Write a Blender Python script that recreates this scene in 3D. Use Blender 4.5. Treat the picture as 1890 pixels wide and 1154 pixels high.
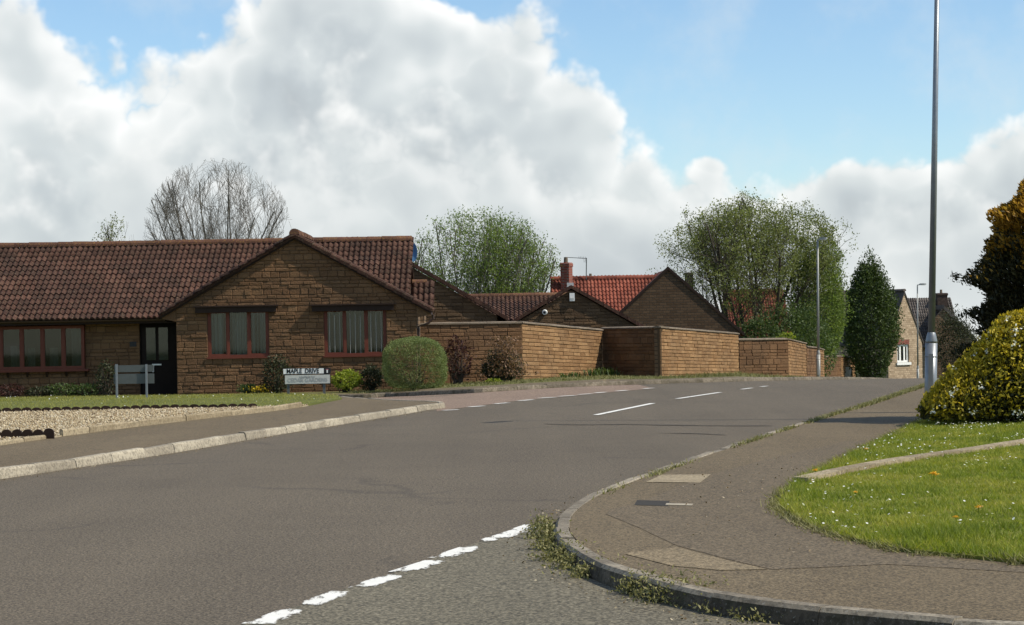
import bpy, bmesh, math, random
import numpy as np
from mathutils import Vector, Matrix
from mathutils.geometry import tessellate_polygon

# ------------------------------------------------------------------ camera, light, sky
F, CX, HY, CAMH = 3700.0, 945.0, 605.0, 1.55          # focal length and horizon of the photograph, eye height
ROLL = math.radians(1.0)
SUN = Vector((0.655, -0.185, 0.735)).normalized()         # towards the sun
EXPOSURE = 0.0
sc = bpy.context.scene
for o in list(bpy.data.objects):
    bpy.data.objects.remove(o)
COL = sc.collection

cam_d = bpy.data.cameras.new('camera')
cam_d.sensor_fit = 'HORIZONTAL'; cam_d.sensor_width = 36.0
cam_d.lens = F / 1890 * 36
cam_d.shift_y = (HY - 577) / 1890
cam_d.clip_start = 0.1; cam_d.clip_end = 5000
cam = bpy.data.objects.new('camera', cam_d); COL.objects.link(cam)
cam.location = (0, 0, CAMH); cam.rotation_euler = (math.radians(90), ROLL, 0)
sc.camera = cam
sc.view_settings.view_transform = 'Standard'
sc.view_settings.look = 'None'
sc.view_settings.exposure = EXPOSURE
sc.view_settings.gamma = 1.0
sc.view_settings.use_curve_mapping = False
cy = sc.cycles
cy.max_bounces = 5; cy.diffuse_bounces = 3; cy.glossy_bounces = 2; cy.transmission_bounces = 4; cy.transparent_max_bounces = 6
cy.use_adaptive_sampling = True; cy.adaptive_threshold = 0.02; cy.use_denoising = True
cy.caustics_reflective = False; cy.caustics_refractive = False

sun_d = bpy.data.lights.new('sun', 'SUN')
sun_d.energy = 5.0; sun_d.angle = math.radians(0.5); sun_d.color = (1.0, 0.93, 0.80)
sun_o = bpy.data.objects.new('sun', sun_d); COL.objects.link(sun_o)
sun_o.rotation_euler = SUN.to_track_quat('Z', 'Y').to_euler()
sun_o.location = (20, -10, 40)


def ray(px, py):
    u = (px - CX) / F; v = (HY - py) / F
    c, s = math.cos(ROLL), math.sin(ROLL)
    return Vector((u * c + v * s, 1.0, -u * s + v * c))


def at(px, py, Y):
    d = ray(px, py)
    return Vector((d.x * Y, Y, CAMH + d.z * Y))


# ---- world: Nishita sky seen through drifting cumulus
world = bpy.data.worlds.new('World'); sc.world = world
world.use_nodes = True
wt = world.node_tree; wt.nodes.clear()


class NT:
    """small helper to write node graphs"""
    def __init__(s, tree): s.t = tree

    def n(s, typ, **kw):
        nd = s.t.nodes.new(typ)
        for k, v in kw.items():
            setattr(nd, k, v)
        return nd

    def put(s, sock, v):
        if isinstance(v, bpy.types.NodeSocket):
            s.t.links.new(v, sock)
        else:
            sock.default_value = v

    def math(s, op, a, b=0.0, c=None, clamp=False):
        nd = s.n('ShaderNodeMath', operation=op, use_clamp=clamp)
        s.put(nd.inputs[0], a); s.put(nd.inputs[1], b)
        if c is not None: s.put(nd.inputs[2], c)
        return nd.outputs[0]

    def vmath(s, op, a, b=(0, 0, 0)):
        nd = s.n('ShaderNodeVectorMath', operation=op)
        s.put(nd.inputs[0], a); s.put(nd.inputs[1], b)
        return nd.outputs['Value'] if op in ('DOT_PRODUCT', 'LENGTH') else nd.outputs['Vector']

    def noise(s, vec, scale, detail=4.0, rough=0.55, dist=0.0, out='Fac'):
        nd = s.n('ShaderNodeTexNoise')
        if vec is not None: s.put(nd.inputs['Vector'], vec)
        nd.inputs['Scale'].default_value = scale; nd.inputs['Detail'].default_value = detail
        nd.inputs['Roughness'].default_value = rough; nd.inputs['Distortion'].default_value = dist
        return nd.outputs[out]

    def ramp(s, fac, stops, interp='LINEAR'):
        nd = s.n('ShaderNodeValToRGB'); nd.color_ramp.interpolation = interp
        cr = nd.color_ramp
        while len(cr.elements) < len(stops): cr.elements.new(0.5)
        for e, (p, c) in zip(cr.elements, stops):
            e.position = p; e.color = (*c, 1) if len(c) == 3 else c
        s.put(nd.inputs[0], fac)
        return nd.outputs[0]

    def mix(s, fac, a, b, blend='MIX'):
        nd = s.n('ShaderNodeMix', data_type='RGBA', blend_type=blend)
        s.put(nd.inputs[0], fac)
        s.put(nd.inputs[6], a if isinstance(a, bpy.types.NodeSocket) else (*a, 1))
        s.put(nd.inputs[7], b if isinstance(b, bpy.types.NodeSocket) else (*b, 1))
        return nd.outputs[2]

    def smooth(s, x, lo, hi):
        nd = s.n('ShaderNodeMapRange', interpolation_type='SMOOTHSTEP', clamp=True)
        s.put(nd.inputs[0], x); nd.inputs[1].default_value = lo; nd.inputs[2].default_value = hi
        return nd.outputs[0]


W = NT(wt)
tc = W.n('ShaderNodeTexCoord').outputs['Generated']
DIR = W.vmath('NORMALIZE', tc)
sky = W.n('ShaderNodeTexSky', sky_type='NISHITA', sun_disc=False)
sky.sun_elevation = math.asin(SUN.z); sky.sun_rotation = math.atan2(SUN.x, SUN.y)
sky.air_density = 1.0; sky.dust_density = 0.3; sky.ozone_density = 3.0; sky.altitude = 100


def sky_dir(px, py):
    return tuple(ray(px, py).normalized())


# broad cloud banks (directions in which they stand, angular sizes, strength) and clear gaps
BANKS = [
    (260, 330, 560, 190, 0.85), (820, 270, 260, 180, 0.80), (620, 30, 140, 75, 0.85), (1110, 235, 110, 80, 0.50), (920, 110, 75, 75, 0.45),
    (1250, 450, 620, 90, 1.05), (1900, 370, 170, 125, 1.05), (1310, 308, 26, 26, 0.62), (30, 80, 70, 60, 0.65), (1560, 345, 100, 42, 0.42),
    (290, -5, 150, 66, -1.25), (1450, 130, 320, 150, -1.7), (885, -40, 60, 52, -0.9),
]


NEAR_BANKS = [(300, 430, 640, 185, 0.68), (1000, 370, 330, 150, 0.55), (620, 130, 130, 70, 0.45), (1330, 500, 620, 85, 0.75), (1900, 460, 190, 120, 0.70), (1480, 200, 330, 130, -1.0)]


def banks(lobes):
    tot = None
    for (px, py, sx, sy, amp) in lobes:
        d = W.vmath('SUBTRACT', DIR, sky_dir(px, py))
        d = W.vmath('MULTIPLY', d, (F / sx, F / sx, F / sy))
        q = W.vmath('DOT_PRODUCT', d, d)
        tot = W.math('MULTIPLY_ADD', W.math('EXPONENT', W.math('MULTIPLY', q, -0.5)), amp, tot if tot is not None else 0.0)
    return tot


SUN_STEP = (Vector((1, 0, 0)) * 0.45 + Vector((0, 0, 1)) * 0.89).normalized() * 0.010


def puffs(vec, scale, d1, d2):
    """heaped cloud: slow swell plus rounded heads"""
    swell = W.math('SUBTRACT', W.noise(vec, scale, d1, 0.52, 0.2), 0.5)
    head = W.math('ABSOLUTE', W.math('SUBTRACT', W.noise(vec, scale * 1.9, d2, 0.55), 0.5))
    return W.math('ADD', W.math('MULTIPLY', swell, 1.9), W.math('MULTIPLY', W.math('SUBTRACT', head, 0.09), 2.2))


def cloud_layer(shift, scale, bank, bias, lo, hi, base, gain):
    v = W.vmath('ADD', DIR, shift)
    f = puffs(v, scale, 4.0, 4.0)
    f2 = puffs(W.vmath('ADD', v, tuple(SUN_STEP)), scale, 1.0, 2.0)
    c = W.math('ADD', W.math('ADD', f, bank), bias)
    m = W.smooth(c, lo, hi)
    rel = W.math('MULTIPLY', W.math('SUBTRACT', f, f2), gain)
    th = W.smooth(c, hi - 0.1, hi + 0.9)
    l = W.math('ADD', W.math('ADD', rel, base), W.math('MULTIPLY', th, -0.42))
    return m, l


LUM = [(0.0, (0.47, 0.51, 0.535)), (0.35, (0.57, 0.62, 0.645)), (0.65, (0.73, 0.775, 0.78)), (0.9, (1.0, 1.01, 0.995)), (1.0, (1.08, 1.08, 1.06))]
bank_far = banks(BANKS)
bank_near = banks(NEAR_BANKS)
m1, l1 = cloud_layer((0, 0, 0), 13.0, bank_far, 0.0, -0.02, 0.34, 0.86, 0.56)
m2, l2 = cloud_layer((3.7, 1.3, 5.1), 11.0, bank_near, -0.30, -0.02, 0.42, 0.74, 0.60)
sky_c = W.mix(1.0, sky.outputs[0], (0.93, 1.0, 1.02), 'MULTIPLY')
sky_s = W.vmath('SCALE', sky_c); sky_s.node.inputs['Scale'].default_value = 0.150
veil = W.smooth(W.noise(DIR, 16.0, 5.0, 0.6), 0.45, 0.80)
sky_s = W.mix(W.math('MULTIPLY', veil, 0.35), sky_s, (0.78, 0.83, 0.85))
col = W.mix(W.math('MULTIPLY', m1, 0.96), sky_s, W.ramp(l1, LUM))
col = W.mix(W.math('MULTIPLY', m2, 0.75), col, W.ramp(l2, LUM))
bg = W.n('ShaderNodeBackground'); W.put(bg.inputs[0], col); bg.inputs[1].default_value = 1.0
wo = W.n('ShaderNodeOutputWorld'); wt.links.new(bg.outputs[0], wo.inputs[0])

rnd = random.Random(11)
rng = np.random.default_rng(7)

# ------------------------------------------------------------------ terrain
_gy = np.array([-40, 30, 40, 50, 58, 70, 85, 100, 123, 150, 250, 600.])
_gz = np.array([0, 0, 0, -0.03, -0.12, -0.46, -0.95, -1.5, -2.35, -3.2, -5, -8.])
_ty = np.arange(-40, 600, 0.5)
_tz = np.interp(_ty, _gy, _gz)
_k = np.exp(-0.5 * (np.arange(-12, 13) / 5.0) ** 2); _k /= _k.sum()
_tz = np.convolve(np.pad(_tz, 12, mode='edge'), _k, mode='valid')


def sstep(x, a, b):
    t = np.clip((x - a) / (b - a), 0, 1)
    return t * t * (3 - 2 * t)


def terr(X, Y):
    return np.interp(Y, _ty, _tz) - 0.20 * sstep(Y, 44.5, 51.0) * sstep(-np.asarray(X), 0.0, 4.0)


def gp(px, py, off=0.0, zf=None):
    """the point where the sight line through a photograph pixel meets the ground (plus an offset)"""
    d = ray(px, py)
    ys = np.arange(3.0, 160.0, 0.05)
    z = CAMH + d.z * ys
    g = (zf or terr)(d.x * ys, ys) + off
    k = np.nonzero(z <= g)[0]
    y = ys[k[0]] if len(k) else 160.0
    return Vector((d.x * y, y, float((zf or terr)(d.x * y, y)) + off))


# ------------------------------------------------------------------ mesh helpers
def link(o, parent=None):
    COL.objects.link(o)
    if parent is not None:
        o.parent = parent
        o.matrix_parent_inverse = Matrix.Translation(-Vector(parent.location))
    return o


def thing(name, label, cat, loc=(0, 0, 0), group=None, kind=None):
    o = bpy.data.objects.new(name, None); o.location = loc
    o.empty_display_size = 0.2
    COL.objects.link(o)
    o['label'] = label; o['category'] = cat
    if group: o['group'] = group
    if kind: o['kind'] = kind
    return o


def tag(o, label=None, cat=None, group=None, kind=None):
    if label: o['label'] = label
    if cat: o['category'] = cat
    if group: o['group'] = group
    if kind: o['kind'] = kind
    return o


def np_mesh(name, V, faces, mat, parent=None, tint=None, smooth=False):
    """V (N,3); faces: list of (M,k) int arrays"""
    me = bpy.data.meshes.new(name)
    V = np.asarray(V, dtype=np.float32)
    me.vertices.add(len(V)); me.vertices.foreach_set('co', V.ravel())
    if not isinstance(faces, (list, tuple)): faces = [faces]
    loops = np.concatenate([f.ravel() for f in faces]).astype(np.int32)
    tot = np.concatenate([np.full(len(f), f.shape[1]) for f in faces]).astype(np.int32)
    start = np.concatenate([[0], np.cumsum(tot)[:-1]]).astype(np.int32)
    me.loops.add(len(loops)); me.loops.foreach_set('vertex_index', loops)
    me.polygons.add(len(tot)); me.polygons.foreach_set('loop_start', start); me.polygons.foreach_set('loop_total', tot)
    if smooth: me.polygons.foreach_set('use_smooth', np.ones(len(tot), dtype=bool))
    if tint is not None:
        a = me.attributes.new('tint', 'FLOAT', 'POINT'); a.data.foreach_set('value', np.asarray(tint, dtype=np.float32))
    me.update(calc_edges=True)
    me.materials.append(mat)
    o = bpy.data.objects.new(name, me)
    return link(o, parent)


class MB:
    def __init__(s): s.v = []; s.f = []; s.t = []

    def add(s, verts, faces, t=0.0):
        b = len(s.v)
        s.v += [tuple(v) for v in verts]; s.t += [t] * len(verts)
        s.f += [tuple(i + b for i in f) for f in faces]

    def box(s, lo, hi, t=0.0):
        x0, y0, z0 = lo; x1, y1, z1 = hi
        s.add([(x0, y0, z0), (x1, y0, z0), (x1, y1, z0), (x0, y1, z0), (x0, y0, z1), (x1, y0, z1), (x1, y1, z1), (x0, y1, z1)],
              [(0, 3, 2, 1), (4, 5, 6, 7), (0, 1, 5, 4), (1, 2, 6, 5), (2, 3, 7, 6), (3, 0, 4, 7)], t)

    def obox(s, c, ax, ay, az, t=0.0):
        """box from centre and three half-axis vectors"""
        c = Vector(c); ax = Vector(ax); ay = Vector(ay); az = Vector(az)
        P = [c - ax - ay - az, c + ax - ay - az, c + ax + ay - az, c - ax + ay - az, c - ax - ay + az, c + ax - ay + az, c + ax + ay + az, c - ax + ay + az]
        s.add(P, [(0, 3, 2, 1), (4, 5, 6, 7), (0, 1, 5, 4), (1, 2, 6, 5), (2, 3, 7, 6), (3, 0, 4, 7)], t)

    def prism(s, pts, ext, t=0.0):
        n = len(pts); e = Vector(ext)
        P = [Vector(p) for p in pts]; Q = [p + e for p in P]
        f = [tuple(range(n)), tuple(range(2 * n - 1, n - 1, -1))]
        f += [(i, i + n, (i + 1) % n + n, (i + 1) % n) for i in range(n)]
        s.add(P + Q, f, t)

    def tube(s, pts, radii, n=8, t=0.0, cap=True):
        pts = [Vector(p) for p in pts]
        if not hasattr(radii, '__len__'): radii = [radii] * len(pts)
        rings = []
        prev = None
        for i, p in enumerate(pts):
            d = (pts[min(i + 1, len(pts) - 1)] - pts[max(i - 1, 0)])
            if d.length < 1e-9: d = Vector((0, 0, 1))
            d.normalize()
            a = prev if prev is not None else (Vector((1, 0, 0)) if abs(d.x) < 0.9 else Vector((0, 1, 0)))
            a = (a - d * a.dot(d)).normalized(); prev = a
            b = d.cross(a)
            rings.append([p + (a * math.cos(2 * math.pi * k / n) + b * math.sin(2 * math.pi * k / n)) * radii[i] for k in range(n)])
        f = []
        for i in range(len(pts) - 1):
            for k in range(n):
                f.append((i * n + k, i * n + (k + 1) % n, (i + 1) * n + (k + 1) % n, (i + 1) * n + k))
        if cap:
            f.append(tuple(range(n - 1, -1, -1))); f.append(tuple((len(pts) - 1) * n + k for k in range(n)))
        s.add([v for r in rings for v in r], f, t)

    def build(s, name, mat, parent=None, smooth=False):
        me = bpy.data.meshes.new(name)
        me.from_pydata(s.v, [], s.f)
        if any(s.t):
            a = me.attributes.new('tint', 'FLOAT', 'POINT'); a.data.foreach_set('value', s.t)
        if smooth:
            me.polygons.foreach_set('use_smooth', [True] * len(me.polygons))
        me.update()
        me.materials.append(mat)
        o = bpy.data.objects.new(name, me)
        return link(o, parent)


def catmull(pts, step):
    """smooth polyline through pts resampled at about step metres"""
    P = [np.array(p[:3], dtype=float) for p in pts]
    P = [2 * P[0] - P[1]] + P + [2 * P[-1] - P[-2]]
    out = []
    for i in range(1, len(P) - 2):
        for t in np.linspace(0, 1, 24, endpoint=False):
            a, b, c, d = P[i - 1], P[i], P[i + 1], P[i + 2]
            out.append(0.5 * ((2 * b) + (-a + c) * t + (2 * a - 5 * b + 4 * c - d) * t * t + (-a + 3 * b - 3 * c + d) * t ** 3))
    out.append(P[-2]); out = np.array(out)
    L = np.concatenate([[0], np.cumsum(np.linalg.norm(np.diff(out, axis=0), axis=1))])
    n = max(2, int(round(L[-1] / step)) + 1)
    s = np.linspace(0, L[-1], n)
    return np.stack([np.interp(s, L, out[:, k]) for k in range(3)], 1)


def offset_line(P, dist):
    """parallel line in plan, dist to the left of the walking direction"""
    d = np.gradient(P[:, :2], axis=0); d /= np.linalg.norm(d, axis=1)[:, None] + 1e-9
    Q = P.copy(); Q[:, 0] -= d[:, 1] * dist; Q[:, 1] += d[:, 0] * dist
    return Q


def sheet(name, poly, zf, mat, parent=None, step=1.5, skirt=0.0):
    """flat-lying polygon cut into a grid and draped on zf"""
    P = [Vector((p[0], p[1], 0)) for p in poly]
    bm = bmesh.new()
    vs = [bm.verts.new(p) for p in P]
    for tri in tessellate_polygon([P]):
        try: bm.faces.new([vs[i] for i in tri])
        except ValueError: pass
    xs = [p.x for p in P]; ys = [p.y for p in P]
    for ax, lo, hi in ((0, min(xs), max(xs)), (1, min(ys), max(ys))):
        q = math.floor(lo / step) * step + step
        while q < hi:
            co = Vector((0, 0, 0)); co[ax] = q; no = Vector((0, 0, 0)); no[ax] = 1
            bmesh.ops.bisect_plane(bm, geom=bm.verts[:] + bm.edges[:] + bm.faces[:], plane_co=co, plane_no=no, dist=1e-5)
            q += step * (1.0 if hi - lo < 80 else 2.5)
    for v in bm.verts:
        v.co.z = float(zf(v.co.x, v.co.y))
    bmesh.ops.recalc_face_normals(bm, faces=bm.faces)
    if bm.faces and sum(f.normal.z for f in bm.faces) < 0:
        bmesh.ops.reverse_faces(bm, faces=bm.faces)
    if skirt:
        r = bmesh.ops.extrude_edge_only(bm, edges=[e for e in bm.edges if e.is_boundary])
        for v in r['geom']:
            if isinstance(v, bmesh.types.BMVert): v.co.z -= skirt
    me = bpy.data.meshes.new(name); bm.to_mesh(me); bm.free()
    me.materials.append(mat)
    return link(bpy.data.objects.new(name, me), parent)


def in_poly(X, Y, poly):
    X = np.asarray(X); Y = np.asarray(Y)
    r = np.zeros(X.shape, bool)
    n = len(poly)
    for i in range(n):
        x0, y0 = poly[i][0], poly[i][1]; x1, y1 = poly[(i + 1) % n][0], poly[(i + 1) % n][1]
        c = ((y0 > Y) != (y1 > Y))
        with np.errstate(divide='ignore', invalid='ignore'):
            xi = (x1 - x0) * (Y - y0) / (y1 - y0) + x0
        r ^= c & (X < xi)
    return r


# ------------------------------------------------------------------ materials
MATS = {}


def new_mat(name):
    m = bpy.data.materials.new(name); m.use_nodes = True
    t = m.node_tree; t.nodes.clear()
    N = NT(t)
    out = N.n('ShaderNodeOutputMaterial')
    MATS[name] = m
    return m, N, out


def principled(N, out, color, rough=0.8, bump=None, spec=0.3, metallic=0.0, bump_dist=0.01, bump_str=0.6):
    b = N.n('ShaderNodeBsdfPrincipled')
    N.put(b.inputs['Base Color'], color if isinstance(color, bpy.types.NodeSocket) else (*color, 1))
    N.put(b.inputs['Roughness'], rough)
    b.inputs['Specular IOR Level'].default_value = spec
    b.inputs['Metallic'].default_value = metallic
    if bump is not None:
        bp = N.n('ShaderNodeBump'); bp.inputs['Distance'].default_value = bump_dist; bp.inputs['Strength'].default_value = bump_str
        N.put(bp.inputs['Height'], bump); N.t.links.new(bp.outputs[0], b.inputs['Normal'])
    N.t.links.new(b.outputs[0], out.inputs[0])
    return b


def pos(N):
    return N.n('ShaderNodeNewGeometry').outputs['Position']


def tint(N):
    a = N.n('ShaderNodeAttribute', attribute_name='tint').outputs['Fac']
    r = N.n('ShaderNodeObjectInfo').outputs['Random']
    return N.math('FRACT', N.math('ADD', a, r))


def mat_plain(name, color, rough=0.6, spec=0.3, metallic=0.0, var=0.15, scale=6.0):
    m, N, out = new_mat(name)
    n = N.noise(pos(N), scale, 6.0, 0.6)
    c = N.mix(n, tuple(x * (1 - var) for x in color), tuple(min(1, x * (1 + var)) for x in color))
    principled(N, out, c, rough, spec=spec, metallic=metallic, bump=N.noise(pos(N), 40.0, 3.0), bump_dist=0.002, bump_str=0.3)
    return m


def mat_asphalt(name, dark, light, speck=(0.22, 0.21, 0.19), cracks=0.0, grain=1.0, chips=1.0):
    m, N, out = new_mat(name)
    p = pos(N)
    big = N.noise(p, 0.22, 5.0, 0.6, 0.6)
    mid = N.noise(p, 1.7, 9.0, 0.72, 0.3)
    fine = N.noise(p, 60.0 * grain, 2.0, 0.6)
    # long wear bands along the direction of travel
    mp = N.n('ShaderNodeMapping'); N.put(mp.inputs[0], p); mp.inputs['Rotation'].default_value = (0, 0, math.radians(14)); mp.inputs['Scale'].default_value = (0.9, 0.05, 1)
    wear = N.noise(mp.outputs[0], 1.0, 3.0, 0.5)
    f = N.math('ADD', N.math('MULTIPLY', big, 0.35), N.math('MULTIPLY', mid, 0.3))
    f = N.math('ADD', f, N.math('MULTIPLY', wear, 0.35))
    c = N.ramp(f, [(0.34, dark), (0.66, light)])
    vor = N.n('ShaderNodeTexVoronoi'); N.put(vor.inputs['Vector'], p); vor.inputs['Scale'].default_value = 75.0 * grain
    stone = N.ramp(N.n('ShaderNodeSeparateColor').outputs[0] if False else vor.outputs['Distance'], [(0.10, (1, 1, 1)), (0.30, (0, 0, 0))])
    pick = N.ramp(vor.outputs['Color'], [(0.62, (0, 0, 0)), (0.8, (1, 1, 1))])
    sp = N.math('MULTIPLY', stone, pick)
    c = N.mix(N.math('MULTIPLY', sp, 0.55), c, speck)
    c = N.mix(N.math('MULTIPLY', N.math('SUBTRACT', fine, 0.5), 1.4), c, N.mix(1.0, c, (2.0, 2.0, 2.0), 'MULTIPLY'))
    grit = N.ramp(fine, [(0.40, (0.45, 0.45, 0.45)), (0.56, (1, 1, 1))])
    c = N.mix(1.0, c, grit, 'MULTIPLY')
    if cracks:
        v2 = N.n('ShaderNodeTexVoronoi', feature='DISTANCE_TO_EDGE')
        q = N.vmath('ADD', p, N.vmath('MULTIPLY', N.noise(p, 1.5, 4.0, out='Color'), (0.8, 0.8, 0)))
        N.put(v2.inputs['Vector'], q); v2.inputs['Scale'].default_value = cracks
        line = N.ramp(v2.outputs['Distance'], [(0.0, (1, 1, 1)), (0.012, (0, 0, 0))])
        line = N.math('MULTIPLY', line, N.ramp(N.noise(p, 0.35, 2.0), [(0.5, (0, 0, 0)), (0.62, (1, 1, 1))]))
        c = N.mix(N.math('MULTIPLY', line, 0.38), c, (0.03, 0.027, 0.024))
    chip = N.noise(p, 24.0 * grain, 3.0, 0.7)
    c = N.mix(1.0, c, N.ramp(chip, [(0.34, (1 - 0.34 * chips,) * 3), (0.50, (1.0, 1.0, 1.0)), (0.68, (1 + 0.30 * chips,) * 3)]), 'MULTIPLY')
    h = N.math('ADD', N.math('MULTIPLY', fine, 0.7), N.math('MULTIPLY', vor.outputs['Distance'], -0.5))
    principled(N, out, c, 0.88, bump=h, spec=0.25, bump_dist=0.006, bump_str=0.5)
    return m


def mat_concrete(name, dark, light, moss=None):
    m, N, out = new_mat(name)
    p = pos(N)
    a = N.noise(p, 3.5, 7.0, 0.65, 0.3); b = N.noise(p, 28.0, 4.0, 0.6); t = tint(N)
    f = N.math('ADD', N.math('MULTIPLY', a, 0.7), N.math('MULTIPLY', t, 0.28))
    c = N.ramp(f, [(0.32, dark), (0.70, light)])
    c = N.mix(N.ramp(b, [(0.42, (0.55, 0.55, 0.55)), (0.52, (0, 0, 0))]), c, tuple(x * 0.45 for x in dark))
    lich = N.ramp(N.noise(p, 55.0, 3.0, 0.7), [(0.60, (0, 0, 0)), (0.66, (1, 1, 1))])
    c = N.mix(N.math('MULTIPLY', lich, 0.35), c, (0.46, 0.44, 0.38))
    if moss:
        k = N.ramp(N.noise(p, 6.0, 6.0, 0.7), [(0.48, (0, 0, 0)), (0.60, (1, 1, 1))])
        c = N.mix(N.math('MULTIPLY', k, 0.7), c, moss)
    principled(N, out, c, 0.9, bump=N.math('ADD', a, N.math('MULTIPLY', b, 0.5)), bump_dist=0.012)
    return m


def mat_stone(name, stops, rough_scale=18.0, dirt=0.5):
    """rock-faced walling block: every block its own tone, streaked and pitted"""
    m, N, out = new_mat(name)
    p = pos(N); t = tint(N)
    a = N.noise(p, rough_scale, 6.0, 0.65); lo = N.noise(p, 0.9, 4.0, 0.6)
    f = N.math('ADD', N.math('MULTIPLY', t, 0.55), N.math('MULTIPLY', a, 0.45))
    c = N.ramp(f, stops)
    c = N.mix(N.math('MULTIPLY', N.ramp(lo, [(0.40, (1, 1, 1)), (0.62, (0, 0, 0))]), dirt), c, (0.055, 0.04, 0.028))
    speck = N.ramp(N.noise(p, 70.0, 2.0), [(0.34, (1, 1, 1)), (0.46, (0, 0, 0))])
    c = N.mix(N.math('MULTIPLY', speck, 0.45), c, (0.05, 0.036, 0.024))
    principled(N, out, c, 0.93, bump=a, spec=0.15, bump_dist=0.03, bump_str=0.9)
    return m


def mat_tile(name, stops, lichen=(0.30, 0.26, 0.16), amount=0.35):
    m, N, out = new_mat(name)
    p = pos(N); t = tint(N)
    a = N.noise(p, 14.0, 5.0, 0.6); lo = N.noise(p, 0.8, 4.0, 0.6)
    f = N.math('ADD', N.math('MULTIPLY', t, 0.6), N.math('MULTIPLY', a, 0.4))
    c = N.ramp(f, stops)
    l = N.math('MULTIPLY', N.ramp(N.noise(p, 24.0, 4.0, 0.7), [(0.52, (0, 0, 0)), (0.64, (1, 1, 1))]), amount)
    c = N.mix(l, c, lichen)
    c = N.mix(N.math('MULTIPLY', N.ramp(lo, [(0.42, (1, 1, 1)), (0.6, (0, 0, 0))]), 0.35), c, (0.03, 0.018, 0.014))
    principled(N, out, c, 0.85, bump=a, spec=0.2, bump_dist=0.006)
    return m


def mat_courses(name, stops, bw, bh, mortar=(0.05, 0.04, 0.03)):
    """far or hidden masonry"""
    m, N, out = new_mat(name)
    g = N.n('ShaderNodeNewGeometry'); sp = N.n('ShaderNodeSeparateXYZ'); N.put(sp.inputs[0], g.outputs['Position'])
    cb = N.n('ShaderNodeCombineXYZ'); N.put(cb.inputs[0], N.math('ADD', sp.outputs[0], sp.outputs[1])); N.put(cb.inputs[1], sp.outputs[2])
    br = N.n('ShaderNodeTexBrick'); N.put(br.inputs['Vector'], cb.outputs[0])
    br.inputs['Scale'].default_value = 1.0; br.inputs['Brick Width'].default_value = bw; br.inputs['Row Height'].default_value = bh
    br.inputs['Mortar Size'].default_value = 0.012; br.inputs['Color1'].default_value = (0, 0, 0, 1); br.inputs['Color2'].default_value = (1, 1, 1, 1)
    br.inputs['Mortar'].default_value = (0.5, 0.5, 0.5, 1); br.inputs['Bias'].default_value = 0.0
    a = N.noise(g.outputs['Position'], 9.0, 6.0, 0.65)
    f = N.math('ADD', N.math('MULTIPLY', br.outputs['Color'], 0.45), N.math('MULTIPLY', a, 0.55))
    c = N.mix(br.outputs['Fac'], N.ramp(f, stops), mortar)
    principled(N, out, c, 0.93, bump=N.math('SUBTRACT', a, br.outputs['Fac']), spec=0.15, bump_dist=0.02)
    return m


def mat_leaf(name, stops, trans=0.35, rough=0.6, vary=0.25):
    m, N, out = new_mat(name)
    t = N.n('ShaderNodeAttribute', attribute_name='tint').outputs['Fac']
    lo = N.noise(pos(N), 1.6, 3.0, 0.5)
    f = N.math('ADD', N.math('MULTIPLY', t, 1 - vary), N.math('MULTIPLY', lo, vary))
    c = N.ramp(f, stops)
    b = N.n('ShaderNodeBsdfPrincipled'); N.put(b.inputs['Base Color'], c); b.inputs['Roughness'].default_value = rough
    b.inputs['Specular IOR Level'].default_value = 0.35
    tr = N.n('ShaderNodeBsdfTranslucent'); N.put(tr.inputs[0], N.mix(1.0, c, (1.25, 1.3, 0.8), 'MULTIPLY'))
    mx = N.n('ShaderNodeMixShader'); mx.inputs[0].default_value = trans
    N.t.links.new(b.outputs[0], mx.inputs[1]); N.t.links.new(tr.outputs[0], mx.inputs[2]); N.t.links.new(mx.outputs[0], out.inputs[0])
    return m


def mat_soil(name, stops, scale=3.0):
    m, N, out = new_mat(name)
    p = pos(N)
    a = N.noise(p, scale, 7.0, 0.65, 0.3); b = N.noise(p, scale * 18, 3.0, 0.6)
    c = N.ramp(N.math('ADD', N.math('MULTIPLY', a, 0.6), N.math('MULTIPLY', b, 0.4)), stops)
    principled(N, out, c, 0.95, bump=b, spec=0.1, bump_dist=0.02)
    return m


def mat_paint(name):
    """worn thermoplastic line: chipped towards its edges"""
    m, N, out = new_mat(name)
    p = pos(N)
    mp = N.n('ShaderNodeMapping'); N.put(mp.inputs[0], p); mp.inputs['Rotation'].default_value = (0, 0, math.radians(14)); mp.inputs['Scale'].default_value = (1.0, 0.35, 1)
    a = N.noise(mp.outputs[0], 9.0, 7.0, 0.7)
    t = N.n('ShaderNodeAttribute', attribute_name='tint').outputs['Fac']
    worn = N.ramp(N.math('ADD', a, N.math('MULTIPLY', t, 0.32)), [(0.60, (0, 0, 0)), (0.70, (1, 1, 1))])
    c = N.mix(N.noise(p, 8.0, 5.0), (0.60, 0.585, 0.53), (0.80, 0.78, 0.72))
    b = principled(N, out, c, 0.7, spec=0.3, bump=N.noise(p, 90.0, 2.0), bump_dist=0.002)
    tr = N.n('ShaderNodeBsdfTransparent'); mx = N.n('ShaderNodeMixShader'); N.put(mx.inputs[0], worn)
    N.t.links.new(b.outputs[0], mx.inputs[1]); N.t.links.new(tr.outputs[0], mx.inputs[2]); N.t.links.new(mx.outputs[0], out.inputs[0])
    return m


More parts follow.
